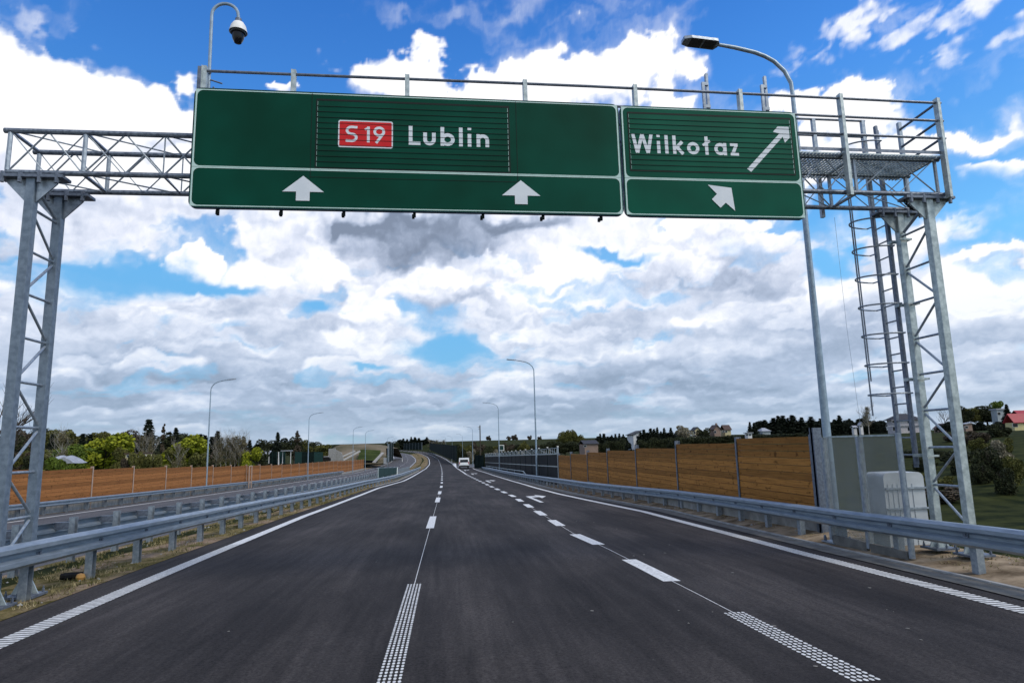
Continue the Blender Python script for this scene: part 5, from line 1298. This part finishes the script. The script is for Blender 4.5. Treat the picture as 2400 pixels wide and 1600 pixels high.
# far skyline conifers above the barrier
for i in range(6): tree_px('broad', 'leaf_conifer', 938+i*15, 1028+(i % 2)*3, 24, 650, 'near-black round tree in the skyline clump above the far bend', 'round trees in the skyline clump', i % 2)
for i in range(9):
    px = 936+i*9.2; tree_px('conifer', 'leaf_conifer', px, [1031, 1027, 1024, 1026, 1022, 1027, 1029, 1024, 1030][i], 15, 640, 'black-green conifer of the skyline clump above the far bend', 'skyline clump above the far bend', i % 2)
for i, px in enumerate((912, 924)): tree_px('broad', 'leaf_dark', px, 1031+2*i, 22, 420, 'dark rounded tree beside the end-on green barrier', 'dark trees by the end-on barrier', i)
for i in range(5): tree_px('birch', 'leaf_birch', 1008+i*8, 1030+(i % 2)*3, 10, 560, 'pale thin tree above the tall dark barrier', 'pale thin trees above the tall dark barrier', i % 3)
# hedge line and trees right of the ramp
for i in range(15):
    px = 1072+i*17+(i % 3)*3; lf = ['leaf_dark', 'leaf_olive', 'leaf_dark', 'leaf_brown'][i % 4]
    tree_px('bush', lf, px, [1036, 1034, 1038, 1030, 1040, 1041][i % 6], 26, 330+30*(i % 3), {'leaf_dark': 'dark bush on the slope beyond the ramp', 'leaf_olive': 'olive bush on the slope beyond the ramp', 'leaf_brown': 'brown bush on the slope beyond the ramp'}[lf], 'bushes on the slope beyond the ramp', i % 2)
for i in range(11):
    px = 1082+i*20; tree_px('bush', 'leaf_blossom' if i % 3 == 1 else 'leaf_dark', px, 1046+(i % 3)*2, 20, 250, 'pale budding shrub behind the glazed wall' if i % 3 == 1 else 'dark shrub behind the glazed wall', 'shrubs behind the glazed wall', i % 2)
for px, pt, w, lab in [(1145, 1019, 14, 'small round tree alone on the hill crest, leftmost'), (1194, 1020, 14, 'left tree of the pair on the hill crest'), (1206, 1016, 18, 'right tree of the pair on the hill crest'), (1241, 1018, 13, 'single round tree on the crest behind the second lamp'), (1265, 1020, 11, 'smallest round tree on the crest right of the second lamp')]:
    tree_px('bush', 'leaf_brown', px, pt, w*.8, 620, lab, None, 1, pbase=1032, name='deciduous_tree')
for px, pt, w in ((1316, 1010, 22), (1332, 1007, 24), (1345, 1006, 22), (1360, 1018, 20)): tree_px('broad', 'leaf_olive', px, pt, w, 300, 'tall olive tree above the near end of the glazed wall', 'olive trees above the glazed wall', 2)
for i in range(7): tree_px('broad', 'leaf_dark', 1290+i*17, 1030+(i % 3)*4, 40, 270, 'dark spreading tree behind the lowest timber panels', 'dark trees behind the lowest timber panels', i % 3)
# conifer rows on the right
for i, px in enumerate(list(range(1408, 1470, 9))): tree_px('conifer', 'leaf_conifer', px, 1012+[6, 2, 7, 3, 0, 5, 2][i % 7], 17, 240, 'black spruce in the row left of the white house', 'spruce row left of the white house', i % 2)
for i, px in enumerate(list(range(1503, 1582, 8))): tree_px('conifer', 'leaf_conifer', px, 1000+[8, 3, 9, 2, 6, 0, 7, 4, 9, 3][i % 10]+i*.1, 17, 240, 'black spruce in the row right of the white house', 'spruce row right of the white house', i % 2)
for i in [k for k in range(14) if not 1462 < 1400+k*16 < 1512]: tree_px('bush', 'leaf_dark', 1400+i*16, 1026-(i*.5)+[0, 5, 2][i % 3], 30, 225, 'dark hedge bush below the houses, above the timber wall', 'hedge below the houses', i % 2)
for i in range(15): tree_px('broad', 'leaf_conifer', 1790+i*20, 983+[0, 5, -4, 6, 2][i % 5]-(i > 7)*2, 42, 240, 'near-black broad tree in the skyline mass behind the near street lamp', 'skyline mass behind the near street lamp', i % 2)
for i in range(5): tree_px('bush', 'leaf_conifer', 1408+i*14, 1018, 26, 242, 'near-black bush filling the row left of the white house', 'bushes in the row left of the white house', i % 2)
for i in range(6): tree_px('bush', 'leaf_conifer', 1508+i*14, 1011, 26, 242, 'near-black bush filling the row right of the white house', 'bushes in the row right of the white house', i % 2)
tree_px('broad', 'leaf_blossom', 1604, 993, 40, 235, 'pale blossoming tree left of the cream house', None, 2)
tree_px('bush', 'leaf_dark', 1652, 1000, 26, 235, 'dark bush between the cream house and the pink-brown house', None, 1)
for i in range(13): tree_px('bush', 'leaf_dark', 1585+i*24, 1021-i*.7, 40, 215, 'low dark hedge bush along the garden line', 'hedge along the gardens', i % 2)
for px, pt in ((1762, 986), (1772, 985)): tree_px('conifer', 'leaf_conifer', px, pt, 17, 220, 'tall black spruce of the pair right of the pink-brown house', 'pair of spruces right of the pink-brown house', 0)
for i, px in enumerate(range(1786, 1945, 11)): tree_px('conifer', 'leaf_conifer', px, [990, 984, 988, 980, 973, 970, 979, 972, 983, 974, 984, 976, 988, 982, 978][i % 15], [24, 30, 20, 34][i % 4], 235, 'black conifer on the skyline left of the near street lamp', 'skyline conifers left of the near street lamp', i % 2)
for i, px in enumerate(range(1950, 2080, 12)): tree_px('conifer' if i % 3 else 'broad', 'leaf_conifer', px, [986, 978, 968, 984, 980, 988, 984, 979, 986, 982, 986][i % 11], 24, 235, 'dark conifer behind the field right of the near street lamp' if i % 3 else 'dark rounded tree behind the field right of the near street lamp', 'trees behind the right field', i % 2)
tree_px('birch', 'leaf_blossom', 2041, 949, 26, 190, 'pale feathery tree left of the unfinished white house', None, 0)
tree_px('bare', 'leaf_brown', 2137, 945, 34, 215, 'leafless tree behind the unfinished white house', None, 0)
tree_px('bare', 'leaf_brown', 2222, 944, 30, 200, 'leafless tree left of the front right gantry leg', None, 0)
for px, pt, w, lf, lab in ((2262, 946, 46, 'leaf_dark', 'dark round tree right of the front gantry leg'), (2284, 952, 40, 'leaf_olive', 'olive round tree left of the grey house'), (2322, 945, 70, 'leaf_dark', 'broad dark tree over the grey house'), (2352, 935, 34, 'leaf_green', 'feathery green tree above the grey house')): tree_px('broad', lf, px, pt, w, 200, lab, None, hash(lf) % 1)
tree_px('conifer', 'leaf_conifer', 2373, 946, 24, 180, 'dark spruce left of the red-roofed house', None, 1)
for i in range(9): tree_px('bush', 'leaf_conifer', 2225+i*21, 985+(i % 3)*4, 36, 175, 'dark hedge bush in front of the grey house', 'hedge before the grey house', i % 2)
for px, pt, w, Yd, lf, lab in ((2338, 1023, 52, 70, 'leaf_blossom', 'budding pale green bush on the right slope'), (2310, 1035, 60, 66, 'leaf_dark', 'dark bush below the pale budding bush on the slope'), (2365, 1060, 50, 60, 'leaf_olive', 'olive bush at the right edge of the slope'), (2160, 1065, 50, 80, 'leaf_dark', 'dark bush seen between the right gantry legs')):
    tree_px('bush', lf, px, pt, w, Yd, lab, None, 0)

for i in range(16):
    px = 2140+(i*53) % 265; Yd = 48+(i*17) % 60; X = PY(px, 1100, Yd)[0]
    tree('bush', ['leaf_dark', 'leaf_olive', 'leaf_dark', 'leaf_brown'][i % 4], X, Yd, 1.1+(i % 5)*.45, 2.2+(i % 4)*.9, 'low scrub bush on the slope right of the gantry', 'low scrub on the right slope', None, i % 2)

# ------------------------------------------------------------------ houses
def house(label, px0, px1, pbase, peave, ptop, Y, wm, rm, depth=8, roof='gable_x', wins=(), name='house', chimney=None, over=.35, gable=None):
    sh = abs(PY(px0, pbase, Y)[0])/Y*depth/Y*F_PX; depth = depth*min(1, .45*(px1-px0)/sh)
    A = PY(px0, pbase, Y+depth if px0 > 1200 else Y); B = PY(px1, pbase, Y if px0 > 1200 else Y+depth); zb_ = min(A[2], B[2]); cx = (px0+px1)/2; ze = PY(cx, peave, Y)[2]; zt_ = PY(cx, ptop, Y)[2]
    x0, x1 = A[0], B[0]; y0, y1 = Y, Y+depth; g = min(surf((x0+x1)/2, Y), zb_)
    t = thing(name, label, name.replace('_', ' '), ((x0+x1)/2, (y0+y1)/2, zb_))
    q = MB()
    if roof == 'gable_y':      # ridge runs away from the viewer: gable faces us
        m_ = (x0+x1)/2; q.add([(x0, y0, g-1), (x1, y0, g-1), (x1, y0, ze), (m_, y0, zt_-.08), (x0, y0, ze), (x0, y1, g-1), (x1, y1, g-1), (x1, y1, ze), (m_, y1, zt_-.08), (x0, y1, ze)], [(0, 1, 2, 3, 4), (9, 8, 7, 6, 5), (0, 5, 6, 1), (1, 6, 7, 2), (4, 9, 5, 0)])
    elif roof == 'shed':       # rises to the right
        q.add([(x0, y0, g-1), (x1, y0, g-1), (x1, y0, zt_-.1), (x0, y0, ze), (x0, y1, g-1), (x1, y1, g-1), (x1, y1, zt_-.1), (x0, y1, ze)], [(0, 1, 2, 3), (7, 6, 5, 4), (0, 4, 5, 1), (1, 5, 6, 2), (3, 7, 4, 0)])
    else: q.box(x0, x1, y0, y1, g-1, ze)
    q.build('wall', wm, t)
    o = over; q = MB(); th = .18; my = (y0+y1)/2; mx_ = (x0+x1)/2
    def slab(pts):
        n = len(pts); q.add(pts+[(a, b, c+th) for a, b, c in pts], [tuple(range(n))[::-1], tuple(range(n, 2*n))]+[(i, (i+1) % n, (i+1) % n+n, i+n) for i in range(n)])
    if roof == 'gable_x': slab([(x0-o, y0-o, ze-.1), (x1+o, y0-o, ze-.1), (x1+o, my, zt_), (x0-o, my, zt_)]); slab([(x0-o, my+.001, zt_), (x1+o, my+.001, zt_), (x1+o, y1+o, ze-.1), (x0-o, y1+o, ze-.1)])
    elif roof == 'gable_y': slab([(x0-o, y0-o, ze-.15), (mx_, y0-o, zt_), (mx_, y1+o, zt_), (x0-o, y1+o, ze-.15)]); slab([(mx_+.001, y0-o, zt_), (x1+o, y0-o, ze-.15), (x1+o, y1+o, ze-.15), (mx_+.001, y1+o, zt_)])
    elif roof == 'shed': slab([(x0-o, y0-o, ze-.0), (x1+o, y0-o, zt_-.05), (x1+o, y1+o, zt_-.05), (x0-o, y1+o, ze-.0)])
    elif roof == 'flat': q.box(x0-o, x1+o, y0-o, y1+o, ze+.002, zt_)
    elif roof == 'hip':
        k = min((x1-x0)*.3, depth/2); a = [(x0-o, y0-o, ze), (x1+o, y0-o, ze), (x1+o, y1+o, ze), (x0-o, y1+o, ze), (x0+k, my, zt_), (x1-k, my, zt_)]
        q.add(a, [(0, 1, 5, 4), (1, 2, 5), (2, 3, 4, 5), (3, 0, 4), (3, 2, 1, 0)])
    rf = q.build('roof', rm, t)
    if chimney:
        q = MB(); c = PY(chimney, 1000, Y)[0]; q.box(c-.3, c+.3, my-.3, my+.3, zt_-.8, zt_+.9); q.build('chimney', 'wall_brown', rf)
    for (a, b, c, d) in wins:
        P, Q = PY(a, d, Y), PY(b, c, Y); q = MB(); q.box(P[0]-.08, Q[0]+.08, Y-.05, Y-.003, P[2]-.08, Q[2]+.08); f = q.build('window', 'wall_white' if wm != 'wall_white' else 'wall_grey', t)
        q = MB(); q.box(P[0], Q[0], Y-.09, Y-.053, P[2], Q[2]); q.build('pane', 'window', f)
    return t
# right-hand houses
house('white two-storey house with a sloping dark roof between two spruce rows', 1471, 1504, 1042, 1019, 1009, 255, 'wall_white', 'roof_dark', 9, 'shed', [(1492, 1500, 1021, 1027), (1492, 1500, 1031, 1037)], over=.6)
house('cream yellow house with steep dark gable beside the blossoming tree', 1621, 1642, 1026, 1008, 1001, 240, 'wall_cream', 'roof_dark', 8, 'gable_y', [(1626, 1630, 1011, 1015), (1624, 1632, 1019, 1022), (1634, 1640, 1019, 1022)])
house('house with pinkish brown gable wall and brown roof', 1664, 1690, 1024, 1006, 996, 235, 'wall_brown', 'roof_brown', 9, 'gable_y', [(1674, 1678, 1009, 1014)])
house('white-walled wing with two windows under a brown roof, beside the pink-brown gable', 1690, 1714, 1022, 1007, 996, 236, 'wall_cream', 'roof_brown', 8, 'gable_x', [(1693, 1697, 1009, 1013), (1700, 1704, 1009, 1013)], chimney=1684)
house('tiny white flat-roofed garden house left of the skyline conifers', 1746, 1763, 1024, 1014.5, 1013, 200, 'wall_white', 'roof_grey', 4, 'flat', [(1749, 1753, 1017, 1020), (1756, 1760, 1017, 1020)], name='garden_house')
house('low grey-roofed house half hidden by conifers', 1774, 1806, 1018, 1010, 1002, 225, 'wall_grey', 'roof_grey', 9, 'hip')
house('dark-roofed farm building behind the low timber panels', 1358, 1402, 1052, 1040, 1032, 215, 'wall_brown', 'roof_dark', 9, 'gable_x', [(1368, 1374, 1043, 1047)], name='farm_building')
hb = house('unfinished two-storey house of bare white blocks with dark window openings', 2082, 2160, 1019, 983, 968, 200, 'wall_block', 'roof_dark', 9, 'hip', [(2091, 2107, 984, 990), (2093, 2109, 1000, 1009), (2128, 2142, 1000, 1009), (2127, 2141, 985, 991)], over=.9)
q = MB(); P, Q = PY(2080, 998, 199.8), PY(2158, 998, 199.8); q.box(P[0], Q[0], 199.6, 199.9, P[2]-.15, P[2]+.1); q.build('floor_band', 'roof_grey', hb)
house('low house with pale gable seen between the right gantry legs', 2190, 2232, 1014, 1004, 993, 185, 'wall_brown', 'roof_brown', 8, 'gable_y', [(2200, 2214, 1003, 1007)])
house('dark shed with a light sheet roof right of the front gantry leg', 2254, 2280, 1010, 994, 990, 170, 'wall_brown', 'roof_grey', 6, 'shed', [(2262, 2268, 998, 1003)], name='shed')
house('pale grey-blue house under the broad dark tree', 2326, 2362, 990, 960, 957, 190, 'wall_grey', 'roof_grey', 8, 'flat', [(2338, 2344, 966, 972)])
house('small yellow house with bright red roof at the right edge', 2358, 2412, 1008, 990, 970, 150, 'wall_yellow', 'roof_red', 7, 'gable_x', [(2374, 2384, 992, 1000)])
house('red-brown roofed building behind the small red-roofed house', 2372, 2425, 990, 974, 962, 175, 'wall_brown', 'roof_red', 8, 'gable_x', [(2386, 2392, 976, 981)])
house('tiny white cottage at the edge of the right field', 1996, 2008, 1005, 1001, 998, 225, 'wall_white', 'roof_grey', 5, 'gable_x', [(2000, 2003, 1001.5, 1003.5)], name='cottage')
house('small pale cottage before the feathery tree', 2013, 2023, 1004, 996, 990, 222, 'wall_white', 'roof_grey', 5, 'gable_y', [(2016, 2019, 997, 1000)], name='cottage')
# left buildings
house('cream flat-roofed ruin with dark window holes among the left trees', 337, 355, 1086, 1063, 1060, 125, 'wall_cream', 'roof_brown', 6, 'flat', [(339, 342, 1066, 1070), (347, 351, 1066, 1071)], name='ruin', over=.1)
house('low cream outbuilding with a flat brown roof left of the ruin', 293, 334, 1086, 1064, 1061, 130, 'wall_cream', 'roof_brown', 5, 'flat', [(298, 303, 1066, 1070), (318, 324, 1066, 1070)], name='outbuilding', over=.2)
q = MB()
A = PY(108, 1086, 120); B = PY(176, 1086, 120); hts = [0, .8, 1.4, 2.2, 1.6, 2.0, 2.1, 1.7, 1.2, .5, 0]
t = thing('greenhouse', 'pale crumpled polythene greenhouse left of the willows, behind the timber wall', 'greenhouse', ((A[0]+B[0])/2, 122, A[2]))
n = len(hts); zt0 = PY(140, 1067, 120)[2]-A[2]
for j in range(4):
    for i, h_ in enumerate(hts): q.v.append((A[0]+(B[0]-A[0])*i/(n-1), 120+j*1.3, A[2]+h_/2.2*zt0*(1 if j in (1, 2) else .75)+random.uniform(-.1, .1)))
for j in range(3):
    for i in range(n-1): q.f.append((j*n+i, j*n+i+1, (j+1)*n+i+1, (j+1)*n+i))
q.f.append(tuple(range(n))); q.build('cover', 'roof_grey', t)
q = MB(); q.box(A[0]+(B[0]-A[0])*.28, A[0]+(B[0]-A[0])*.36, 119.9, 119.97, A[2], A[2]+zt0*.45); q.build('opening', 'window', t)

# green screens and shelters behind the timber wall
def screens():
    for i, (a, b, lab, m_) in enumerate(((628, 648, 'dark green screen left of the shelters', 'dark_acoustic'), (652, 668, 'dark green screen between the white post and the first shelter', 'teal'), (691, 706, 'blue-green screen right of the second shelter', 'teal'), (707, 736, 'dark green screen behind the second street lamp', 'dark_acoustic'), (737, 756, 'pale green screen at the right end of its row', 'teal'))):
        A = PY(a, 1082, 200); B = PY(b, 1081, 200); panel_wall('green_screen', lab, 'screen', A, B, PY(a, 1058+.1*i, 200)[2]-A[2], PY(b, 1058.5+.2*i, 200)[2]-B[2], 2, m_, 'teal', .05, .05)
    for a, b, lab in ((611, 630, 'small shelter with a hanging pale sheet roof, leftmost'), (662, 681, 'small open shelter with a flat pale roof, right one')):
        A = PY(a, 1082, 198); B = PY(b, 1082, 198); zt_ = PY(a, 1057, 198)[2]; t = thing('shelter', lab, 'shelter', ((A[0]+B[0])/2, 198, A[2]))
        q = MB(); q.box(A[0]-.3, B[0]+.3, 196.8, 199.2, zt_, zt_+.25) if a > 640 else q.add([(A[0]-.3, 196.8, zt_-1.1), (B[0]+.1, 196.8, zt_-1.1), (B[0]+.4, 199.2, zt_), (A[0]-.5, 199.2, zt_), (A[0]-.3, 196.8, zt_-1.0), (B[0]+.1, 196.8, zt_-1.0), (B[0]+.4, 199.2, zt_+.1), (A[0]-.5, 199.2, zt_+.1)], [(0, 1, 2, 3), (7, 6, 5, 4), (0, 4, 5, 1), (1, 5, 6, 2), (2, 6, 7, 3), (3, 7, 4, 0)])
        q.build('roof', 'roof_grey', t)
        for x in (A[0], B[0]):
            q = MB(); q.box(x-.08, x+.08, 197.9, 198.1, A[2]-.5, zt_-.01); q.build('post', 'wall_white', t)
    A = PY(606, 1082, 190); t = thing('cross', 'small white wayside cross above the timber wall', 'cross', (A[0], 190, A[2])); q = MB()
    q.box(A[0]-.1, A[0]+.1, 189.9, 190.1, A[2]-1, PY(606, 1061, 190)[2]); zc = PY(606, 1072, 190)[2]; q.box(A[0]-.65, A[0]+.65, 189.88, 190.12, zc-.09, zc+.09); q.build('cross_arms', 'white', t)
    A = PY(653, 1082, 190); t = thing('banner_post', 'pale twisted banner on a post between the green screens', 'banner', (A[0], 190, A[2])); q = MB(); q.tube([(A[0], 190, A[2]-1), (A[0]-.1, 190, A[2]+2.8)], [.2, .12], 6); q.build('banner', 'wall_white', t)
screens()
# dark vehicle and earth bank at the end of the wall
def bank():
    q = MB(); Yd = 250; top = [(770, 1060), (785, 1046), (800, 1041), (830, 1040), (858, 1040), (880, 1045), (905, 1050)]; bot = [(765, 1078), (785, 1080), (800, 1082), (830, 1083), (858, 1083), (885, 1082), (905, 1080)]
    n = len(top)
    for (a, b), (c, d) in zip(top, bot): q.v += [tuple(PY(c, d, Yd-30)-np.array([0, 0, .5])), tuple(PY((a+c)/2, (b+d)/2+2, Yd-12)), tuple(PY(a, b, Yd)), tuple(PY(a, b, Yd)+np.array([0, 60, 0])), tuple(PY(a, b, Yd)+np.array([0, 90, -5]))]
    for i in range(n-1):
        for k in range(4): q.f.append((i*5+k, i*5+5+k, i*5+6+k, i*5+1+k))
    struct(q, 'embankment', 'bank', True)
    q = MB(); A, B, C, D = PY(838, 1079, 222), PY(890, 1080, 222), PY(893, 1056, 236), PY(846, 1054, 236)
    for p in (A, B, C, D): q.v.append(tuple(p+np.array([0, -1.2, .2])))
    q.f.append((0, 1, 2, 3)); struct(q, 'bank_slope', 'bank_green')
    def slab(lab, pts, m_='concrete', name='concrete_wall', th=.8):
        P = [PY(a, b, Yd2) for a, b, Yd2 in pts]; c = P[0]; t = thing(name, lab, name.replace('_', ' '), tuple(c)); q = MB(); n = len(P)
        q.add([tuple(p) for p in P]+[tuple(p+np.array([0, th, 0])) for p in P], [tuple(range(n)), tuple(range(2*n-1, n-1, -1))]+[(i, i+n, (i+1) % n+n, (i+1) % n) for i in range(n)]); q.build('slab', m_, t)
    slab('pale grey concrete abutment at the left end of the earth bank', [(770, 1080, 212), (786, 1080, 212), (786, 1050, 212), (770, 1051, 212)])
    slab('angled concrete wing wall beside the pale abutment', [(787, 1080, 213), (806, 1080, 213), (800, 1060, 213), (787, 1054, 213)])
    slab('upper sloping concrete drain chute on the earth bank', [(787, 1074, 214), (790, 1077, 214), (833, 1058, 219), (831, 1055, 219)], name='drain_chute')
    slab('lower sloping concrete drain chute on the earth bank', [(800, 1078, 213), (806, 1079, 213), (845, 1058, 218), (842, 1055, 218)], name='drain_chute')
    slab('broad pale concrete chute running down to the opposite carriageway', [(872, 1083, 208), (880, 1084, 208), (900, 1061, 216), (895, 1059, 216)], name='drain_chute')
    slab('white control box beside the end-on green barrier', [(899, 1086, 200), (906, 1086, 200), (906, 1072, 200), (899, 1072, 200)], 'white', 'control_box')
bank()
p = PY(766, 1080, 205); t = thing('parked_car', 'small dark car with pale roof parked left of the concrete abutment', 'car', tuple(p)); X, Y, Z = p
q = MB(); q.add([(X-1.6, Y, Z), (X+.9, Y, Z), (X+.9, Y, Z+.75), (X+.3, Y, Z+1.3), (X-1.0, Y, Z+1.3), (X-1.6, Y, Z+.7)]+[(X-1.6, Y+1.7, Z), (X+.9, Y+1.7, Z), (X+.9, Y+1.7, Z+.75), (X+.3, Y+1.6, Z+1.3), (X-1.0, Y+1.6, Z+1.3), (X-1.6, Y+1.7, Z+.7)], [(0, 1, 2, 3, 4, 5), (11, 10, 9, 8, 7, 6)]+[(i, i+6, (i+1) % 6+6, (i+1) % 6) for i in range(6)]); q.build('body', 'rubber', t)
q = MB(); q.box(X-1.0, X+.3, Y+.05, Y+1.55, Z+1.31, Z+1.42); q.build('roof', 'wall_white', t)
q = MB()
for a in (-1.1, .45): q.tube([(X+a, Y-.06, Z+.05), (X+a, Y+.18, Z+.05)], .32, 12)
q.build('wheel', 'rubber', t)

ORD = ['first', 'second', 'third', 'fourth', 'fifth', 'sixth', 'seventh', 'eighth', 'ninth', 'tenth', 'eleventh', 'twelfth', 'thirteenth', 'fourteenth', 'fifteenth', 'sixteenth', 'seventeenth', 'eighteenth', 'nineteenth', 'twentieth']
same = {}
for o in bpy.data.objects:
    if o.parent is None and 'label' in o and o.get('kind') is None: same.setdefault(o['label'], []).append(o)
def seen_x(o): d = np.array(o.location)-np.array([0, 0, EYE]); return float(d@CR)/float(d@CF)
for lab, obs in same.items():
    if len(obs) > 1:
        for i, o in enumerate(sorted(obs, key=seen_x)): o['label'] = f'{lab}, {ORD[min(i, 19)]} from the left'
for o in bpy.data.objects:
    for k in ('_x', '_z'):
        if k in o: del o[k]
